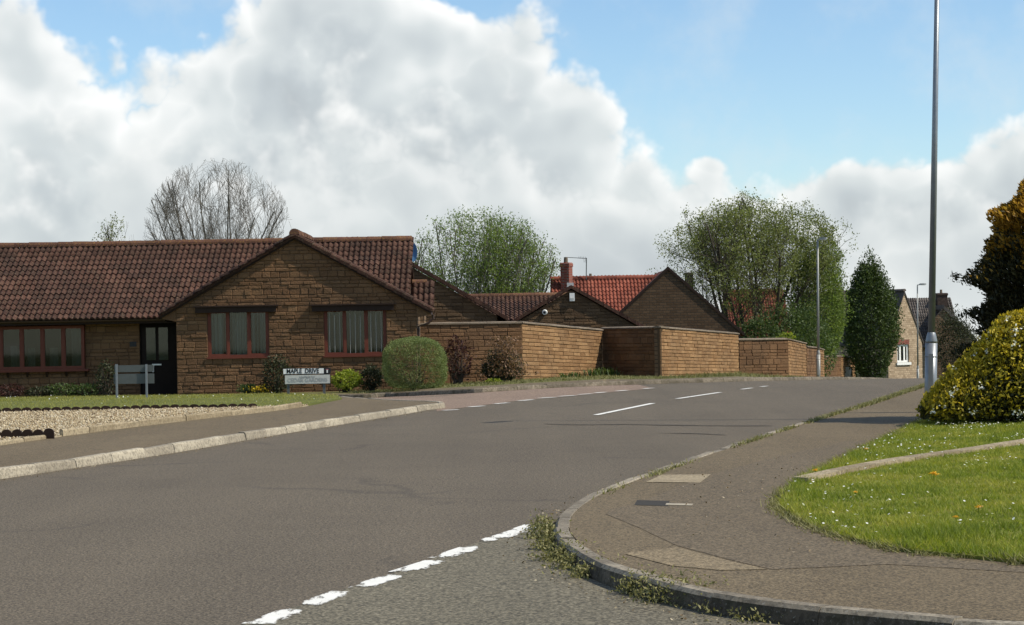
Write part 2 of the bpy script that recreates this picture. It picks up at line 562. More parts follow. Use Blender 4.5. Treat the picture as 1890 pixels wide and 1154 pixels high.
def mat_glass(name):
    m, N, out = new_mat(name)
    fr = N.n('ShaderNodeFresnel'); fr.inputs[0].default_value = 1.5
    gl = N.n('ShaderNodeBsdfGlossy'); gl.inputs['Roughness'].default_value = 0.03
    tr = N.n('ShaderNodeBsdfTransparent'); tr.inputs[0].default_value = (0.72, 0.76, 0.75, 1)
    mx = N.n('ShaderNodeMixShader'); N.put(mx.inputs[0], N.math('MULTIPLY', fr.outputs[0], 1.0))
    N.t.links.new(tr.outputs[0], mx.inputs[1]); N.t.links.new(gl.outputs[0], mx.inputs[2]); N.t.links.new(mx.outputs[0], out.inputs[0])
    return m


M_ROAD = mat_asphalt('main_road_asphalt', (0.108, 0.087, 0.061), (0.158, 0.128, 0.089), speck=(0.288, 0.248, 0.181), cracks=0.16)
M_TAR = mat_plain('bitumen_seam', (0.078, 0.066, 0.052), 0.85, 0.15, var=0.4, scale=20)
M_SIDE = mat_asphalt('side_road_asphalt', (0.127, 0.111, 0.077), (0.184, 0.161, 0.112), speck=(0.460, 0.407, 0.292), grain=0.8)
M_RED = mat_asphalt('buff_red_surfacing', (0.213, 0.149, 0.109), (0.295, 0.213, 0.154), speck=(0.344, 0.283, 0.217))
M_PATH = mat_asphalt('footpath_asphalt', (0.127, 0.095, 0.054), (0.182, 0.138, 0.081), speck=(0.377, 0.315, 0.205), cracks=0.3, chips=0.4)
M_PATCH = mat_asphalt('footpath_patch_asphalt', (0.128, 0.098, 0.060), (0.167, 0.128, 0.080), chips=0.4)
M_PATCH2 = mat_asphalt('footpath_worn_asphalt', (0.189, 0.144, 0.085), (0.254, 0.196, 0.117), chips=0.4)
M_KERB = mat_concrete('pale_kerb_concrete', (0.24, 0.205, 0.15), (0.43, 0.375, 0.28))
M_KERB2 = mat_concrete('weathered_kerb_concrete', (0.11, 0.09, 0.064), (0.25, 0.205, 0.15), moss=(0.055, 0.045, 0.022))
M_KERB3 = mat_concrete('lichened_kerb_concrete', (0.15, 0.125, 0.09), (0.34, 0.29, 0.215))
M_KERBFACE = mat_concrete('stained_shaded_kerb_face', (0.060, 0.048, 0.034), (0.135, 0.108, 0.076), moss=(0.040, 0.036, 0.018))  # road dirt and the shade on this face, both put into the colour
M_EDGE = mat_concrete('edging_concrete', (0.22, 0.17, 0.10), (0.38, 0.31, 0.20))
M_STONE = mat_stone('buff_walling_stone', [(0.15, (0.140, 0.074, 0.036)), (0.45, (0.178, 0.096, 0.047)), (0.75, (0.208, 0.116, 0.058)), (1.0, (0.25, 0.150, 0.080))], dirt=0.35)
M_STONE2 = mat_stone('sunlit_walling_stone', [(0.15, (0.225, 0.122, 0.054)), (0.45, (0.285, 0.162, 0.074)), (0.75, (0.335, 0.198, 0.094)), (1.0, (0.39, 0.25, 0.130))], dirt=0.25)  # brighter copy of the walling stone, with sunlight put into its colour
M_STONE3 = mat_stone('dull_walling_stone', [(0.15, (0.095, 0.056, 0.029)), (0.5, (0.145, 0.088, 0.046)), (1.0, (0.205, 0.132, 0.075))], dirt=0.4)
M_MORTAR = mat_plain('mortar', (0.095, 0.063, 0.038), 0.95, 0.1, var=0.3)
M_CAP = mat_concrete('wall_coping_concrete', (0.15, 0.115, 0.08), (0.27, 0.21, 0.15))
M_COURSE = mat_courses('house_masonry', [(0.2, (0.10, 0.062, 0.036)), (0.8, (0.22, 0.145, 0.085))], 0.36, 0.14)
M_COURSE_DARK = mat_courses('brown_masonry', [(0.2, (0.070, 0.042, 0.024)), (0.8, (0.12, 0.075, 0.044))], 0.3, 0.115)
M_RUBBLE = mat_courses('pale_rubble_masonry', [(0.2, (0.264, 0.190, 0.121)), (0.8, (0.528, 0.402, 0.275))], 0.26, 0.13, (0.288, 0.218, 0.143))
M_TILE = mat_tile('brown_red_tile', [(0.1, (0.030, 0.014, 0.010)), (0.5, (0.058, 0.024, 0.016)), (1.0, (0.106, 0.050, 0.035))], amount=0.28)
M_TILE_RED = mat_tile('orange_red_tile', [(0.1, (0.16, 0.042, 0.026)), (0.5, (0.23, 0.062, 0.038)), (1.0, (0.30, 0.095, 0.06))], amount=0.12)
M_TILE_GREY = mat_tile('grey_brown_tile', [(0.1, (0.07, 0.06, 0.055)), (0.5, (0.10, 0.088, 0.08)), (1.0, (0.16, 0.135, 0.12))], amount=0.2)
M_RIDGE = mat_tile('ridge_tile', [(0.1, (0.075, 0.034, 0.024)), (0.5, (0.12, 0.055, 0.037)), (1.0, (0.17, 0.085, 0.055))], lichen=(0.42, 0.24, 0.05), amount=0.5)
M_BROWN = mat_plain('dark_brown_timber', (0.026, 0.014, 0.009), 0.65, 0.2, var=0.3)
M_FRAME = mat_plain('red_brown_window_frame', (0.135, 0.037, 0.021), 0.55, 0.25, var=0.2)
M_DOOR = mat_plain('near_black_door', (0.014, 0.009, 0.007), 0.7, 0.12, var=0.3)
M_GUTTER = mat_plain('brown_gutter', (0.05, 0.026, 0.018), 0.35, 0.45, var=0.15)
M_WHITE = mat_plain('white_paint', (0.78, 0.77, 0.72), 0.5, 0.4, var=0.06)
M_COVER = mat_plain('cast_iron_cover', (0.045, 0.040, 0.034), 0.85, 0.15, var=0.4, scale=30)
M_BLACK = mat_plain('black_paint', (0.012, 0.012, 0.013), 0.5, 0.4, var=0.2)
M_GREYTXT = mat_plain('faded_grey_lettering', (0.36, 0.36, 0.34), 0.6, 0.3, var=0.2)
M_SIGNW = mat_plain('dulled_sign_white', (0.50, 0.50, 0.45), 0.5, 0.4, var=0.15, scale=14)
M_SIGNG = mat_plain('grey_sign_back', (0.085, 0.092, 0.088), 0.45, 0.4, var=0.2)
M_STEEL = mat_plain('galvanised_steel', (0.22, 0.235, 0.25), 0.42, 0.5, metallic=0.45, var=0.22, scale=9)
M_STEEL2 = mat_plain('weathered_grey_column', (0.27, 0.27, 0.25), 0.5, 0.4, metallic=0.2, var=0.15)
M_GLASS = mat_glass('window_glass')
M_CURTAIN = mat_plain('pale_net_curtain', (0.30, 0.345, 0.34), 0.9, 0.1, var=0.15)
M_CURTAIN_DK = mat_plain('dim_curtain', (0.10, 0.11, 0.10), 0.9, 0.1, var=0.2)
M_ROOM = mat_plain('dim_room', (0.03, 0.027, 0.024), 0.9, 0.1)
M_BRICKRED = mat_courses('red_chimney_brick', [(0.2, (0.20, 0.04, 0.028)), (0.8, (0.30, 0.075, 0.05))], 0.22, 0.075, (0.2, 0.16, 0.13))
M_CHIM_DK = mat_courses('dark_chimney_brick', [(0.2, (0.05, 0.035, 0.03)), (0.8, (0.09, 0.06, 0.05))], 0.22, 0.075)
M_LEAD = mat_plain('lead_flashing', (0.45, 0.45, 0.43), 0.6, 0.3)
M_BLUE = mat_plain('blue_dish', (0.06, 0.16, 0.30), 0.5, 0.4)
M_PAINT = mat_paint('worn_white_line')
M_LAWN_R = mat_soil('lawn_turf', [(0.30, (0.080, 0.085, 0.018)), (0.5, (0.15, 0.16, 0.030)), (0.72, (0.23, 0.21, 0.05))], 2.0)
M_LAWN_L = mat_soil('front_lawn_turf', [(0.30, (0.070, 0.080, 0.022)), (0.5, (0.115, 0.125, 0.035)), (0.72, (0.16, 0.16, 0.05))], 2.0)
M_VERGE = mat_soil('verge_turf', [(0.30, (0.075, 0.07, 0.03)), (0.5, (0.12, 0.12, 0.045)), (0.72, (0.20, 0.18, 0.085))], 1.6)
M_GROUND = mat_soil('ground_earth', [(0.3, (0.05, 0.06, 0.02)), (0.7, (0.10, 0.11, 0.035))], 0.5)
M_SOIL = mat_soil('bed_soil', [(0.3, (0.035, 0.026, 0.018)), (0.7, (0.075, 0.058, 0.04))], 3.0)
M_GRAVELBED = mat_soil('gravel_bed', [(0.3, (0.26, 0.205, 0.125)), (0.5, (0.40, 0.33, 0.215)), (0.7, (0.55, 0.47, 0.33))], 9.0)
M_BARK = mat_soil('bark', [(0.3, (0.045, 0.037, 0.028)), (0.7, (0.105, 0.09, 0.07))], 6.0)
M_BARK_G = mat_soil('grey_bark', [(0.3, (0.10, 0.09, 0.072)), (0.7, (0.20, 0.18, 0.15))], 6.0)

# ------------------------------------------------------------------ ground, road, paths
ground = sheet('ground', [(-420, -60), (420, -60), (420, 560), (-420, 560)], lambda X, Y: terr(X, Y) - 0.09, M_GROUND, step=4.0)
tag(ground, kind='structure')

# left kerb of the main road (foot of its face), then round the corner into the side road
KL = [gp(*p) for p in [(-160, 910), (-60, 894.5), (0, 885), (135, 865), (290, 841), (382, 826), (484, 808), (567, 794), (664, 778.5), (752, 764), (790, 757)]]
KL = [Vector((-9.6, 10.5, 0)), Vector((-7.6, 15.5, 0))] + KL
e = KL[-1]
KL += [Vector((e.x + 0.30, e.y + 0.75, 0)), Vector((e.x + 0.10, e.y + 1.7, 0)), Vector((e.x - 0.75, e.y + 2.9, 0)), Vector((-4.1, 45.2, 0)), Vector((-5.6, 48.6, 0)), Vector((-8.5, 50.4, 0)), Vector((-18, 52.6, 0))]
LK = catmull(KL, 0.12)
# far kerb of the side road, running on along the main road
KF = [gp(*p) for p in [(660, 736), (700, 733.5), (740, 732), (800, 729.5), (872, 726), (940, 721.5), (1004, 717.5), (1065, 714.6), (1129, 712), (1190, 709.8), (1240, 708), (1300, 706.2)]]
e = KF[-1]
KF += [Vector((e.x + 1.5, e.y + 2.4, 0)), Vector((e.x + 3.7, e.y + 7.4, 0)), Vector((e.x + 7.4, e.y + 18, 0)), Vector((e.x + 12.0, e.y + 34, 0)), Vector((e.x + 18, e.y + 60, 0))]
s0 = KF[0]
KF = [Vector((-22, 58.0, 0)), Vector((-14, 56.4, 0)), Vector((-8, s0.y + 3.2, 0))] + KF
FK = catmull(KF, 0.15)
# right kerb (upper front edge), from far to near and round into the side road
KR = [gp(*p, off=0.11) for p in [(1690, 714.5), (1600, 743), (1500, 772), (1400, 803), (1310, 832), (1250, 852), (1190, 872), (1130, 893), (1085, 911), (1050, 931), (1026, 953), (1019, 970), (1024, 989), (1045, 1010), (1085, 1034), (1130, 1053), (1200, 1074), (1300, 1095), (1400, 1110), (1550, 1127), (1700, 1140), (1890, 1153)]]
s0 = KR[0]
KR = [Vector((s0.x + 21, s0.y + 55, 0)), Vector((s0.x + 12, s0.y + 34, 0)), Vector((s0.x + 5.6, s0.y + 17, 0)), Vector((s0.x + 2.5, s0.y + 8, 0))] + KR
e = KR[-1]
KR += [Vector((e.x + 1.5, e.y - 0.55, 0)), Vector((e.x + 5, e.y - 1.7, 0)), Vector((e.x + 12, e.y - 3.6, 0))]
RK = catmull(KR, 0.12)

road_poly = [(-11, 8), (-9.9, -14), (26, -14), (26, 9)] + [(p[0] + 0.6, p[1]) for p in RK[::-1][10::20]] + [(p[0] - 0.5, p[1] + 0.4) for p in FK[::-1][::20]] + [(-18, 52), (-9, 48)] + [(p[0] - 0.3, p[1]) for p in LK[::-1] if p[1] < 39][::20]
road = sheet('road', road_poly, lambda X, Y: terr(X, Y), M_ROAD, step=1.5)
tag(road, kind='structure')

# coarser, greyer surfacing of the side road we stand in, up to the junction line
line_near = [(455, 1154), (552, 1120), (643, 1088), (725, 1060), (796, 1033), (882, 1002), (1005, 966)]
jl = [gp(*p) for p in line_near]
dirn = (jl[-1] - jl[0]).normalized()
j0 = jl[0] - dirn * 6.0
side_near = [(j0.x, j0.y)] + [(p.x, p.y) for p in jl] + [(p[0] + 0.1, p[1]) for p in RK if p[1] < jl[-1].y - 0.1][::6] + [(18, 4), (18, -13), (-6, -13)]
tag(sheet('side_road', side_near, lambda X, Y: terr(X, Y) + 0.004, M_SIDE, step=1.5), kind='structure')

# reddish surfacing in the far side-road mouth, between its dashed line and the far kerb
gl_px = [(806, 760), (862, 752), (912, 746), (960, 739.5), (1010, 735), (1063, 730.5), (1110, 726), (1160, 721.5), (1205, 717.5)]
gl = [gp(*p) for p in gl_px]
mouth = [(p.x, p.y) for p in gl] + [(p[0], p[1]) for p in FK[::-1] if -16 < p[0] < gl[-1].x][::8] + [(-16, 52.4), (-8.5, 50.6), (-5.6, 48.8), (-4.1, 45.4), (KL[-5].x, KL[-5].y), (KL[-6].x, KL[-6].y)]
tag(sheet('side_road', mouth, lambda X, Y: terr(X, Y) + 0.004, M_RED, step=1.0), kind='structure')


def dash(name_pts, width, name='road_marking', wear=0.3):
    """painted dash between two ground points, child of the road"""
    a, b = name_pts
    d = (b - a); d.z = 0; L = d.length; d.normalize(); n = Vector((-d.y, d.x, 0))
    V = []; T = []
    NL, NW = 10, 5
    for i in range(NL + 1):
        for j in range(NW + 1):
            p = a + d * (L * i / NL) + n * (width * (j / NW - 0.5))
            V.append((p.x, p.y, float(terr(p.x, p.y)) + 0.009))
            ed = max(abs(j / NW - 0.5) * 2, abs(i / NL - 0.5) * 2)
            T.append(wear * (0.25 + 0.75 * ed ** 3) + (0.35 * wear if j < 2 else 0))
    Fc = np.array([(i * (NW + 1) + j, (i + 1) * (NW + 1) + j, (i + 1) * (NW + 1) + j + 1, i * (NW + 1) + j + 1) for i in range(NL) for j in range(NW)])
    return np_mesh(name, V, Fc, M_PAINT, road, tint=T)


near_dashes = [((484, 1154), (545, 1131)), ((577, 1118), (632, 1097)), ((668, 1086), (730, 1066)), ((748, 1058), (803, 1039)), ((818, 1031), (874, 1012)), ((905, 1000), (985, 973))]
for a, b in near_dashes:
    a, b = gp(*a), gp(*b); d_ = (b - a).normalized() * 0.06; dash((a - d_, b + d_), 0.19, wear=0.62)
for k in range(1, 5):
    a = gp(*near_dashes[0][0]) - dirn * (0.9 * k); dash((a, a + dirn * 0.6), 0.17, wear=0.7)
for a, b in [((818, 758.3), (846, 757)), ((866, 752), (893, 750)), ((914, 746.3), (938, 744.2)), ((958, 740.6), (983, 738.4)), ((994, 735.8), (1024, 734)), ((1031, 732.4), (1062, 730.6)), ((1068, 729), (1092, 727.4)), ((1098, 726), (1118, 724.4)), ((1138, 722.6), (1158, 721)), ((1188, 718.2), (1205, 716.8))]:
    dash((gp(*a), gp(*b)), 0.15, wear=0.15)
for a, b in [((1100, 767), (1205, 745.3)), ((1250, 736.7), (1329, 725)), ((1369, 719.3), (1388, 716.8)), ((1404, 714.6), (1416, 713.2))]:
    dash((gp(*a), gp(*b)), 0.12, wear=0.15)


def seam(pxs, w, seed):
    r = random.Random(seed)
    P = catmull([gp(*p) for p in pxs], 0.15); d = np.gradient(P[:, :2], axis=0); d /= np.linalg.norm(d, axis=1)[:, None]
    V = []; n = len(P)
    for i in range(n):
        j = 0.03 * math.sin(i * 0.7 + seed) + r.uniform(-0.012, 0.012); ww = w * r.uniform(0.35, 1.2) * min(1, (i + 1) / 4, (n - i) / 4)
        for s_ in (-0.5, 0.5):
            x, y = P[i, 0] - d[i, 1] * (j + ww * s_), P[i, 1] + d[i, 0] * (j + ww * s_); V.append((x, y, float(terr(x, y)) + 0.006))
    np_mesh('tar_seam', V, np.array([(2 * i, 2 * i + 2, 2 * i + 3, 2 * i + 1) for i in range(n - 1)]), M_TAR, road)


for k_, (pp, w_) in enumerate(([[(1005, 783), (1080, 785), (1160, 784), (1260, 786), (1425, 787)], 0.20], [[(1215, 800), (1275, 801), (1340, 804)], 0.14])):
    seam(pp, w_, k_ + 3)


def kerb_run(name, P, side, label, mat, length=0.914, top=0.11, width=0.125, batter=0.02, gap=0.007, kind='structure', cat='kerb', part='kerb_stone', sink=0.12, face_mat=None):
    """a run of kerb stones; P is the foot (or edge) line of the face, the body lies to `side` (+1 left, -1 right of walking)"""
    root = thing(name, label, cat, (float(P[0][0]), float(P[0][1]), 0), kind=kind)
    L = np.concatenate([[0], np.cumsum(np.linalg.norm(np.diff(P[:, :2], axis=0), axis=1))])
    n = int(L[-1] / length)
    for i in range(n):
        s0, s1 = i * length + gap / 2, (i + 1) * length - gap / 2
        ss = np.linspace(s0, s1, 5)
        X = np.interp(ss, L, P[:, 0]); Y = np.interp(ss, L, P[:, 1])
        dx = np.gradient(X); dy = np.gradient(Y); l = np.hypot(dx, dy); nx, ny = -dy / l * side, dx / l * side
        dz = rnd.uniform(-0.006, 0.006); tilt = rnd.uniform(-0.004, 0.004); shf = rnd.uniform(-0.006, 0.006)
        prof = [(0.0, -sink), (0.0, 0.02), (batter * 0.8, top - 0.022), (batter + 0.016, top), (width - 0.008, top + 0.001), (width, top - 0.01), (width, -sink)]
        V = []
        for k in range(5):
            for (w, z) in prof:
                wv = w + shf
                x, y = X[k] + nx[k] * wv, Y[k] + ny[k] * wv
                V.append((x, y, float(terr(X[k], Y[k])) + z + dz + tilt * (k - 2)))
        m = len(prof); f = []
        for k in range(4):
            for q in range(m - 1):
                f.append((k * m + q, (k + 1) * m + q, (k + 1) * m + q + 1, k * m + q + 1))
        me = bpy.data.meshes.new(part)
        f += [tuple(range(m)), tuple(4 * m + q for q in range(m - 1, -1, -1))]
        me.from_pydata(V, [], f); me.update(); me.materials.append(mat)
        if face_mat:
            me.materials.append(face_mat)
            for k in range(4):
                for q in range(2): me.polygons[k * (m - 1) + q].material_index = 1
        link(bpy.data.objects.new(part, me), root)
    return root


kerb_run('kerb', LK, +1, 'pale concrete kerb along the lawn and gravel side of the road', M_KERB)
kerb_run('kerb', FK, +1, 'weathered kerb in front of the stone garden walls', M_KERB2)
kerb_run('kerb', RK, +1, 'mossy kerb curving round the near grass corner', M_KERB3, length=0.76, face_mat=M_KERBFACE)

# ---- left footpath, gravel, lawn
LKb = offset_line(LK, 0.12)
inner_px = [(-420, 892), (-120, 842), (0, 822), (117, 805), (238, 789.5), (374, 773), (476, 762), (524, 756), (571, 749), (631, 737)]
inner = [gp(*p, off=0.11) for p in inner_px]
path_l = [(-9.7 - 1.6, 10.5), (-9.2, 16.0)] + [(p.x, p.y) for p in inner] + [(-4.4, 46.0), (-6.2, 49.6), (-9, 51.2), (-17.8, 53.2)] + [(p[0], p[1]) for p in LKb[::-1]][::6]
fz = lambda X, Y: terr(X, Y) + 0.105
path_left = sheet('footpath', path_l, fz, M_PATH, step=1.2, skirt=0.1)
tag(path_left, kind='structure')

scal_px = [(-420, 774), (-140, 765), (0, 760.5), (190, 756.5), (333, 753.5), (420, 752), (480, 750.5)]
scal = [gp(*p, off=0.13) for p in scal_px]
lawn_l_tip = gp(631, 735.5, off=0.12)
lawn_back = [gp(*p, off=0.12) for p in [(600, 729), (520, 726.5), (326, 729), (150, 731), (0, 733.5), (-140, 735), (-420, 738)]]
lawn_l_poly = [(p.x, p.y) for p in scal] + [(gp(545, 749, 0.12).x, gp(545, 749, 0.12).y), (gp(596, 742, 0.12).x, gp(596, 742, 0.12).y), (lawn_l_tip.x, lawn_l_tip.y)] + [(p.x, p.y) for p in lawn_back]
lawn_l_z = lambda X, Y: terr(X, Y) + 0.125
lawn_left = sheet('lawn', lawn_l_poly, lawn_l_z, M_LAWN_L, step=1.0, skirt=0.1); tag(lawn_left, kind='structure')
grav_poly = [(p.x - 0.02, p.y + 0.03) for p in inner[:9]] + [(gp(545, 749, 0.12).x, gp(545, 749, 0.12).y)] + [(p.x, p.y) for p in scal[::-1]]
gravel_bed = sheet('gravel_bed', grav_poly, lambda X, Y: terr(X, Y) + 0.118, M_GRAVELBED, step=1.0, skirt=0.1); tag(gravel_bed, kind='structure')

# edging stones between footpath and gravel
ED = catmull([Vector((p.x, p.y, 0)) for p in inner[3:9]], 0.1)
kerb_run('edging', ED, +1, 'low concrete edging between footpath and gravel', M_EDGE, length=0.9, top=0.20, width=0.06, batter=0.004, sink=-0.05, part='edging_stone')
ED2 = catmull([Vector((p.x, p.y, 0)) for p in inner[0:4]], 0.1)
kerb_run('edging', ED2, +1, 'crumbling low edging beside the footpath, left of the gravel bed', M_EDGE, length=0.9, top=0.16, width=0.06, batter=0.004, sink=-0.05, part='edging_stone')

# ---- right footpath and lawn
RKb = offset_line(RK, 0.12)
le_px = [(2150, 1068), (1890, 1037), (1840, 1030), (1700, 1021), (1600, 1001), (1540, 986), (1490, 967), (1452, 947), (1438, 929), (1450, 909), (1480, 886), (1530, 860), (1600, 826), (1650, 802), (1700, 778), (1735, 760)]
le = [gp(*p, off=0.12) for p in le_px]
e = le[-1]
le += [Vector((e.x + 1.9, e.y + 7.0, 0)), Vector((e.x + 6.5, e.y + 22, 0)), Vector((e.x + 14, e.y + 45, 0))]
LE = catmull(le, 0.25)
path_r = [(p[0], p[1]) for p in RKb[::6]] + [(LE[0][0] + 8, LE[0][1] - 1.6)] + [(p[0] + 0.02, p[1] + 0.02) for p in LE[::3]]
path_right = sheet('footpath', path_r, fz, M_PATH, step=1.2); tag(path_right, kind='structure')
LE2 = LE[:, :2]


def edge_dist(X, Y):
    X = np.atleast_1d(np.asarray(X, float)); Y = np.atleast_1d(np.asarray(Y, float))
    out = np.full(X.shape, 1e9)
    for i in range(0, len(LE2), 2):
        out = np.minimum(out, (X - LE2[i, 0]) ** 2 + (Y - LE2[i, 1]) ** 2)
    return np.sqrt(out)


def lawn_r_z(X, Y):
    d = edge_dist(X, Y)
    r = terr(np.atleast_1d(X), np.atleast_1d(Y)) + 0.125 + 0.10 * sstep(d, 0.0, 3.5)
    return r if np.ndim(X) else float(r[0])


lawn_r_poly = [(p[0], p[1]) for p in LE[::2]] + [(60, 80), (60, 20), (LE[0][0] + 20, LE[0][1] - 4)]
lawn_right = sheet('lawn', lawn_r_poly, lawn_r_z, M_LAWN_R, step=1.0, skirt=0.1); tag(lawn_right, kind='structure')

# repairs and covers in the right footpath
def patch(name, pxs, mat, off, lab=None):
    o = sheet(name, [(gp(*p, off=0.105).x, gp(*p, off=0.105).y) for p in pxs], lambda X, Y: terr(X, Y) + 0.105 + off * 0.6, mat, parent=path_right, step=0.8)
    if lab: o['label'] = lab
    return o


patch('asphalt_patch', [(1118, 950), (1126, 942), (1180, 928), (1238, 905), (1300, 880), (1430, 845), (1560, 815), (1600, 815), (1470, 880), (1428, 925), (1445, 955), (1500, 985), (1600, 1012), (1700, 1030), (1860, 1045), (2000, 1066), (1640, 1044), (1425, 1052), (1350, 1036), (1250, 1008), (1180, 976)], M_PATCH, 0.004, 'darker newer asphalt')
patch('asphalt_patch', [(1150, 1023), (1250, 1012), (1345, 1037), (1418, 1053), (1330, 1054), (1240, 1046)], M_PATCH2, 0.006, 'paler worn asphalt')
patch('concrete_panel', [(1192, 891), (1222, 877.5), (1312, 876.5), (1292, 892)], M_EDGE, 0.008, 'pale concrete reinstatement')
patch('inspection_cover', [(1171, 934), (1176, 925), (1236, 926.5), (1233, 935.5)], M_COVER, 0.008, 'small dark inspection cover')
patch('concrete_panel', [(1228, 934), (1230, 931), (1280, 932), (1277, 935)], M_KERB, 0.010)

# pale edging strip dividing the right lawn
EP = [gp(*p, zf=lawn_r_z, off=0.02) for p in [(1478, 887), (1560, 869), (1640, 854), (1710, 844), (1800, 831), (1890, 817), (2050, 797)]]
EPc = catmull([Vector((p.x, p.y, 0)) for p in EP], 0.08)
root = thing('lawn_edging', 'pale concrete edging strip dividing the bright green corner lawn', 'edging', (EP[0].x, EP[0].y, 0.1))
Ls = np.concatenate([[0], np.cumsum(np.linalg.norm(np.diff(EPc[:, :2], axis=0), axis=1))])
for i in range(int(Ls[-1] / 0.9)):
    ss = np.linspace(i * 0.9 + 0.006, i * 0.9 + 0.894, 4)
    X = np.interp(ss, Ls, EPc[:, 0]); Y = np.interp(ss, Ls, EPc[:, 1]); zz = [lawn_r_z(float(a), float(b)) for a, b in zip(X, Y)]
    dx, dy = np.gradient(X), np.gradient(Y); l = np.hypot(dx, dy); nx, ny = -dy / l, dx / l
    V = []; f = []
    for k in range(4):
        for (w, z) in ((-0.07, -0.1), (-0.07, 0.045), (0.07, 0.05), (0.07, -0.1)):
            V.append((X[k] + nx[k] * w, Y[k] + ny[k] * w, zz[k] + z))
    for k in range(3):
        for q in range(3): f.append((k * 4 + q, (k + 1) * 4 + q, (k + 1) * 4 + q + 1, k * 4 + q + 1))
    f += [(0, 1, 2, 3), (15, 14, 13, 12)]
    me = bpy.data.meshes.new('edging_stone'); me.from_pydata(V, [], f); me.update(); me.materials.append(M_EDGE)
    link(bpy.data.objects.new('edging_stone', me), root)


# scalloped timber edging
def scallops(P, w, h, label, zoff):
    root = thing('scalloped_edging', label, 'edging', (float(P[0][0]), float(P[0][1]), 0.1))
    L = np.concatenate([[0], np.cumsum(np.linalg.norm(np.diff(P[:, :2], axis=0), axis=1))])
    for i in range(int(L[-1] / w)):
        s = (i + 0.5) * w
        x, y = np.interp(s, L, P[:, 0]), np.interp(s, L, P[:, 1])
        x2, y2 = np.interp(s + 0.05, L, P[:, 0]), np.interp(s + 0.05, L, P[:, 1])
        u = Vector((x2 - x, y2 - y, 0)).normalized(); nrm = Vector((u.y, -u.x, 0))
        z = float(terr(x, y)) + zoff + rnd.uniform(-0.008, 0.008)
        pts = [Vector((x, y, z - 0.06)) - u * (w * 0.49), Vector((x, y, z - 0.06)) + u * (w * 0.49)]
        for k in range(7):
            a = math.pi * k / 6
            pts.append(Vector((x, y, z + h * 0.45)) + u * (w * 0.49 * math.cos(a)) + Vector((0, 0, h * 0.55 * math.sin(a))))
        mb = MB(); mb.prism(pts, nrm * 0.035); mb.build('scallop', M_BROWN, root)
    return root


SC = catmull([Vector((p.x, p.y, 0)) for p in scal], 0.1)
scallops(SC, 0.185, 0.085, 'dark scalloped edging between gravel and front lawn', 0.115)
SB = catmull([Vector((p.x, p.y, 0)) for p in [gp(-60, 808, 0.14), gp(0, 806.5, 0.14), gp(60, 805.5, 0.14), gp(114, 805, 0.14)]], 0.05)
scallops(SB, 0.155, 0.115, 'short dark scalloped edging at the footpath corner of the gravel', 0.13)

# ------------------------------------------------------------------ masonry and roof helpers
def clip_poly(poly, region):
    """convex clip (region counter-clockwise)"""
    out = poly
    n = len(region)
    for i in range(n):
        a, b = region[i], region[(i + 1) % n]
        ex, ey = b[0] - a[0], b[1] - a[1]
        inp, out = out, []
        if not inp: return []
        for k in range(len(inp)):
            p, q = inp[k], inp[(k + 1) % len(inp)]
            sp = ex * (p[1] - a[1]) - ey * (p[0] - a[0]); sq = ex * (q[1] - a[1]) - ey * (q[0] - a[0])
            if sp >= 0: out.append(p)
            if (sp >= 0) != (sq >= 0):
                t = sp / (sp - sq); out.append((p[0] + (q[0] - p[0]) * t, p[1] + (q[1] - p[1]) * t))
    return out


def area(poly):
    return 0.5 * abs(sum(poly[i][0] * poly[(i + 1) % len(poly)][1] - poly[(i + 1) % len(poly)][0] * poly[i][1] for i in range(len(poly))))


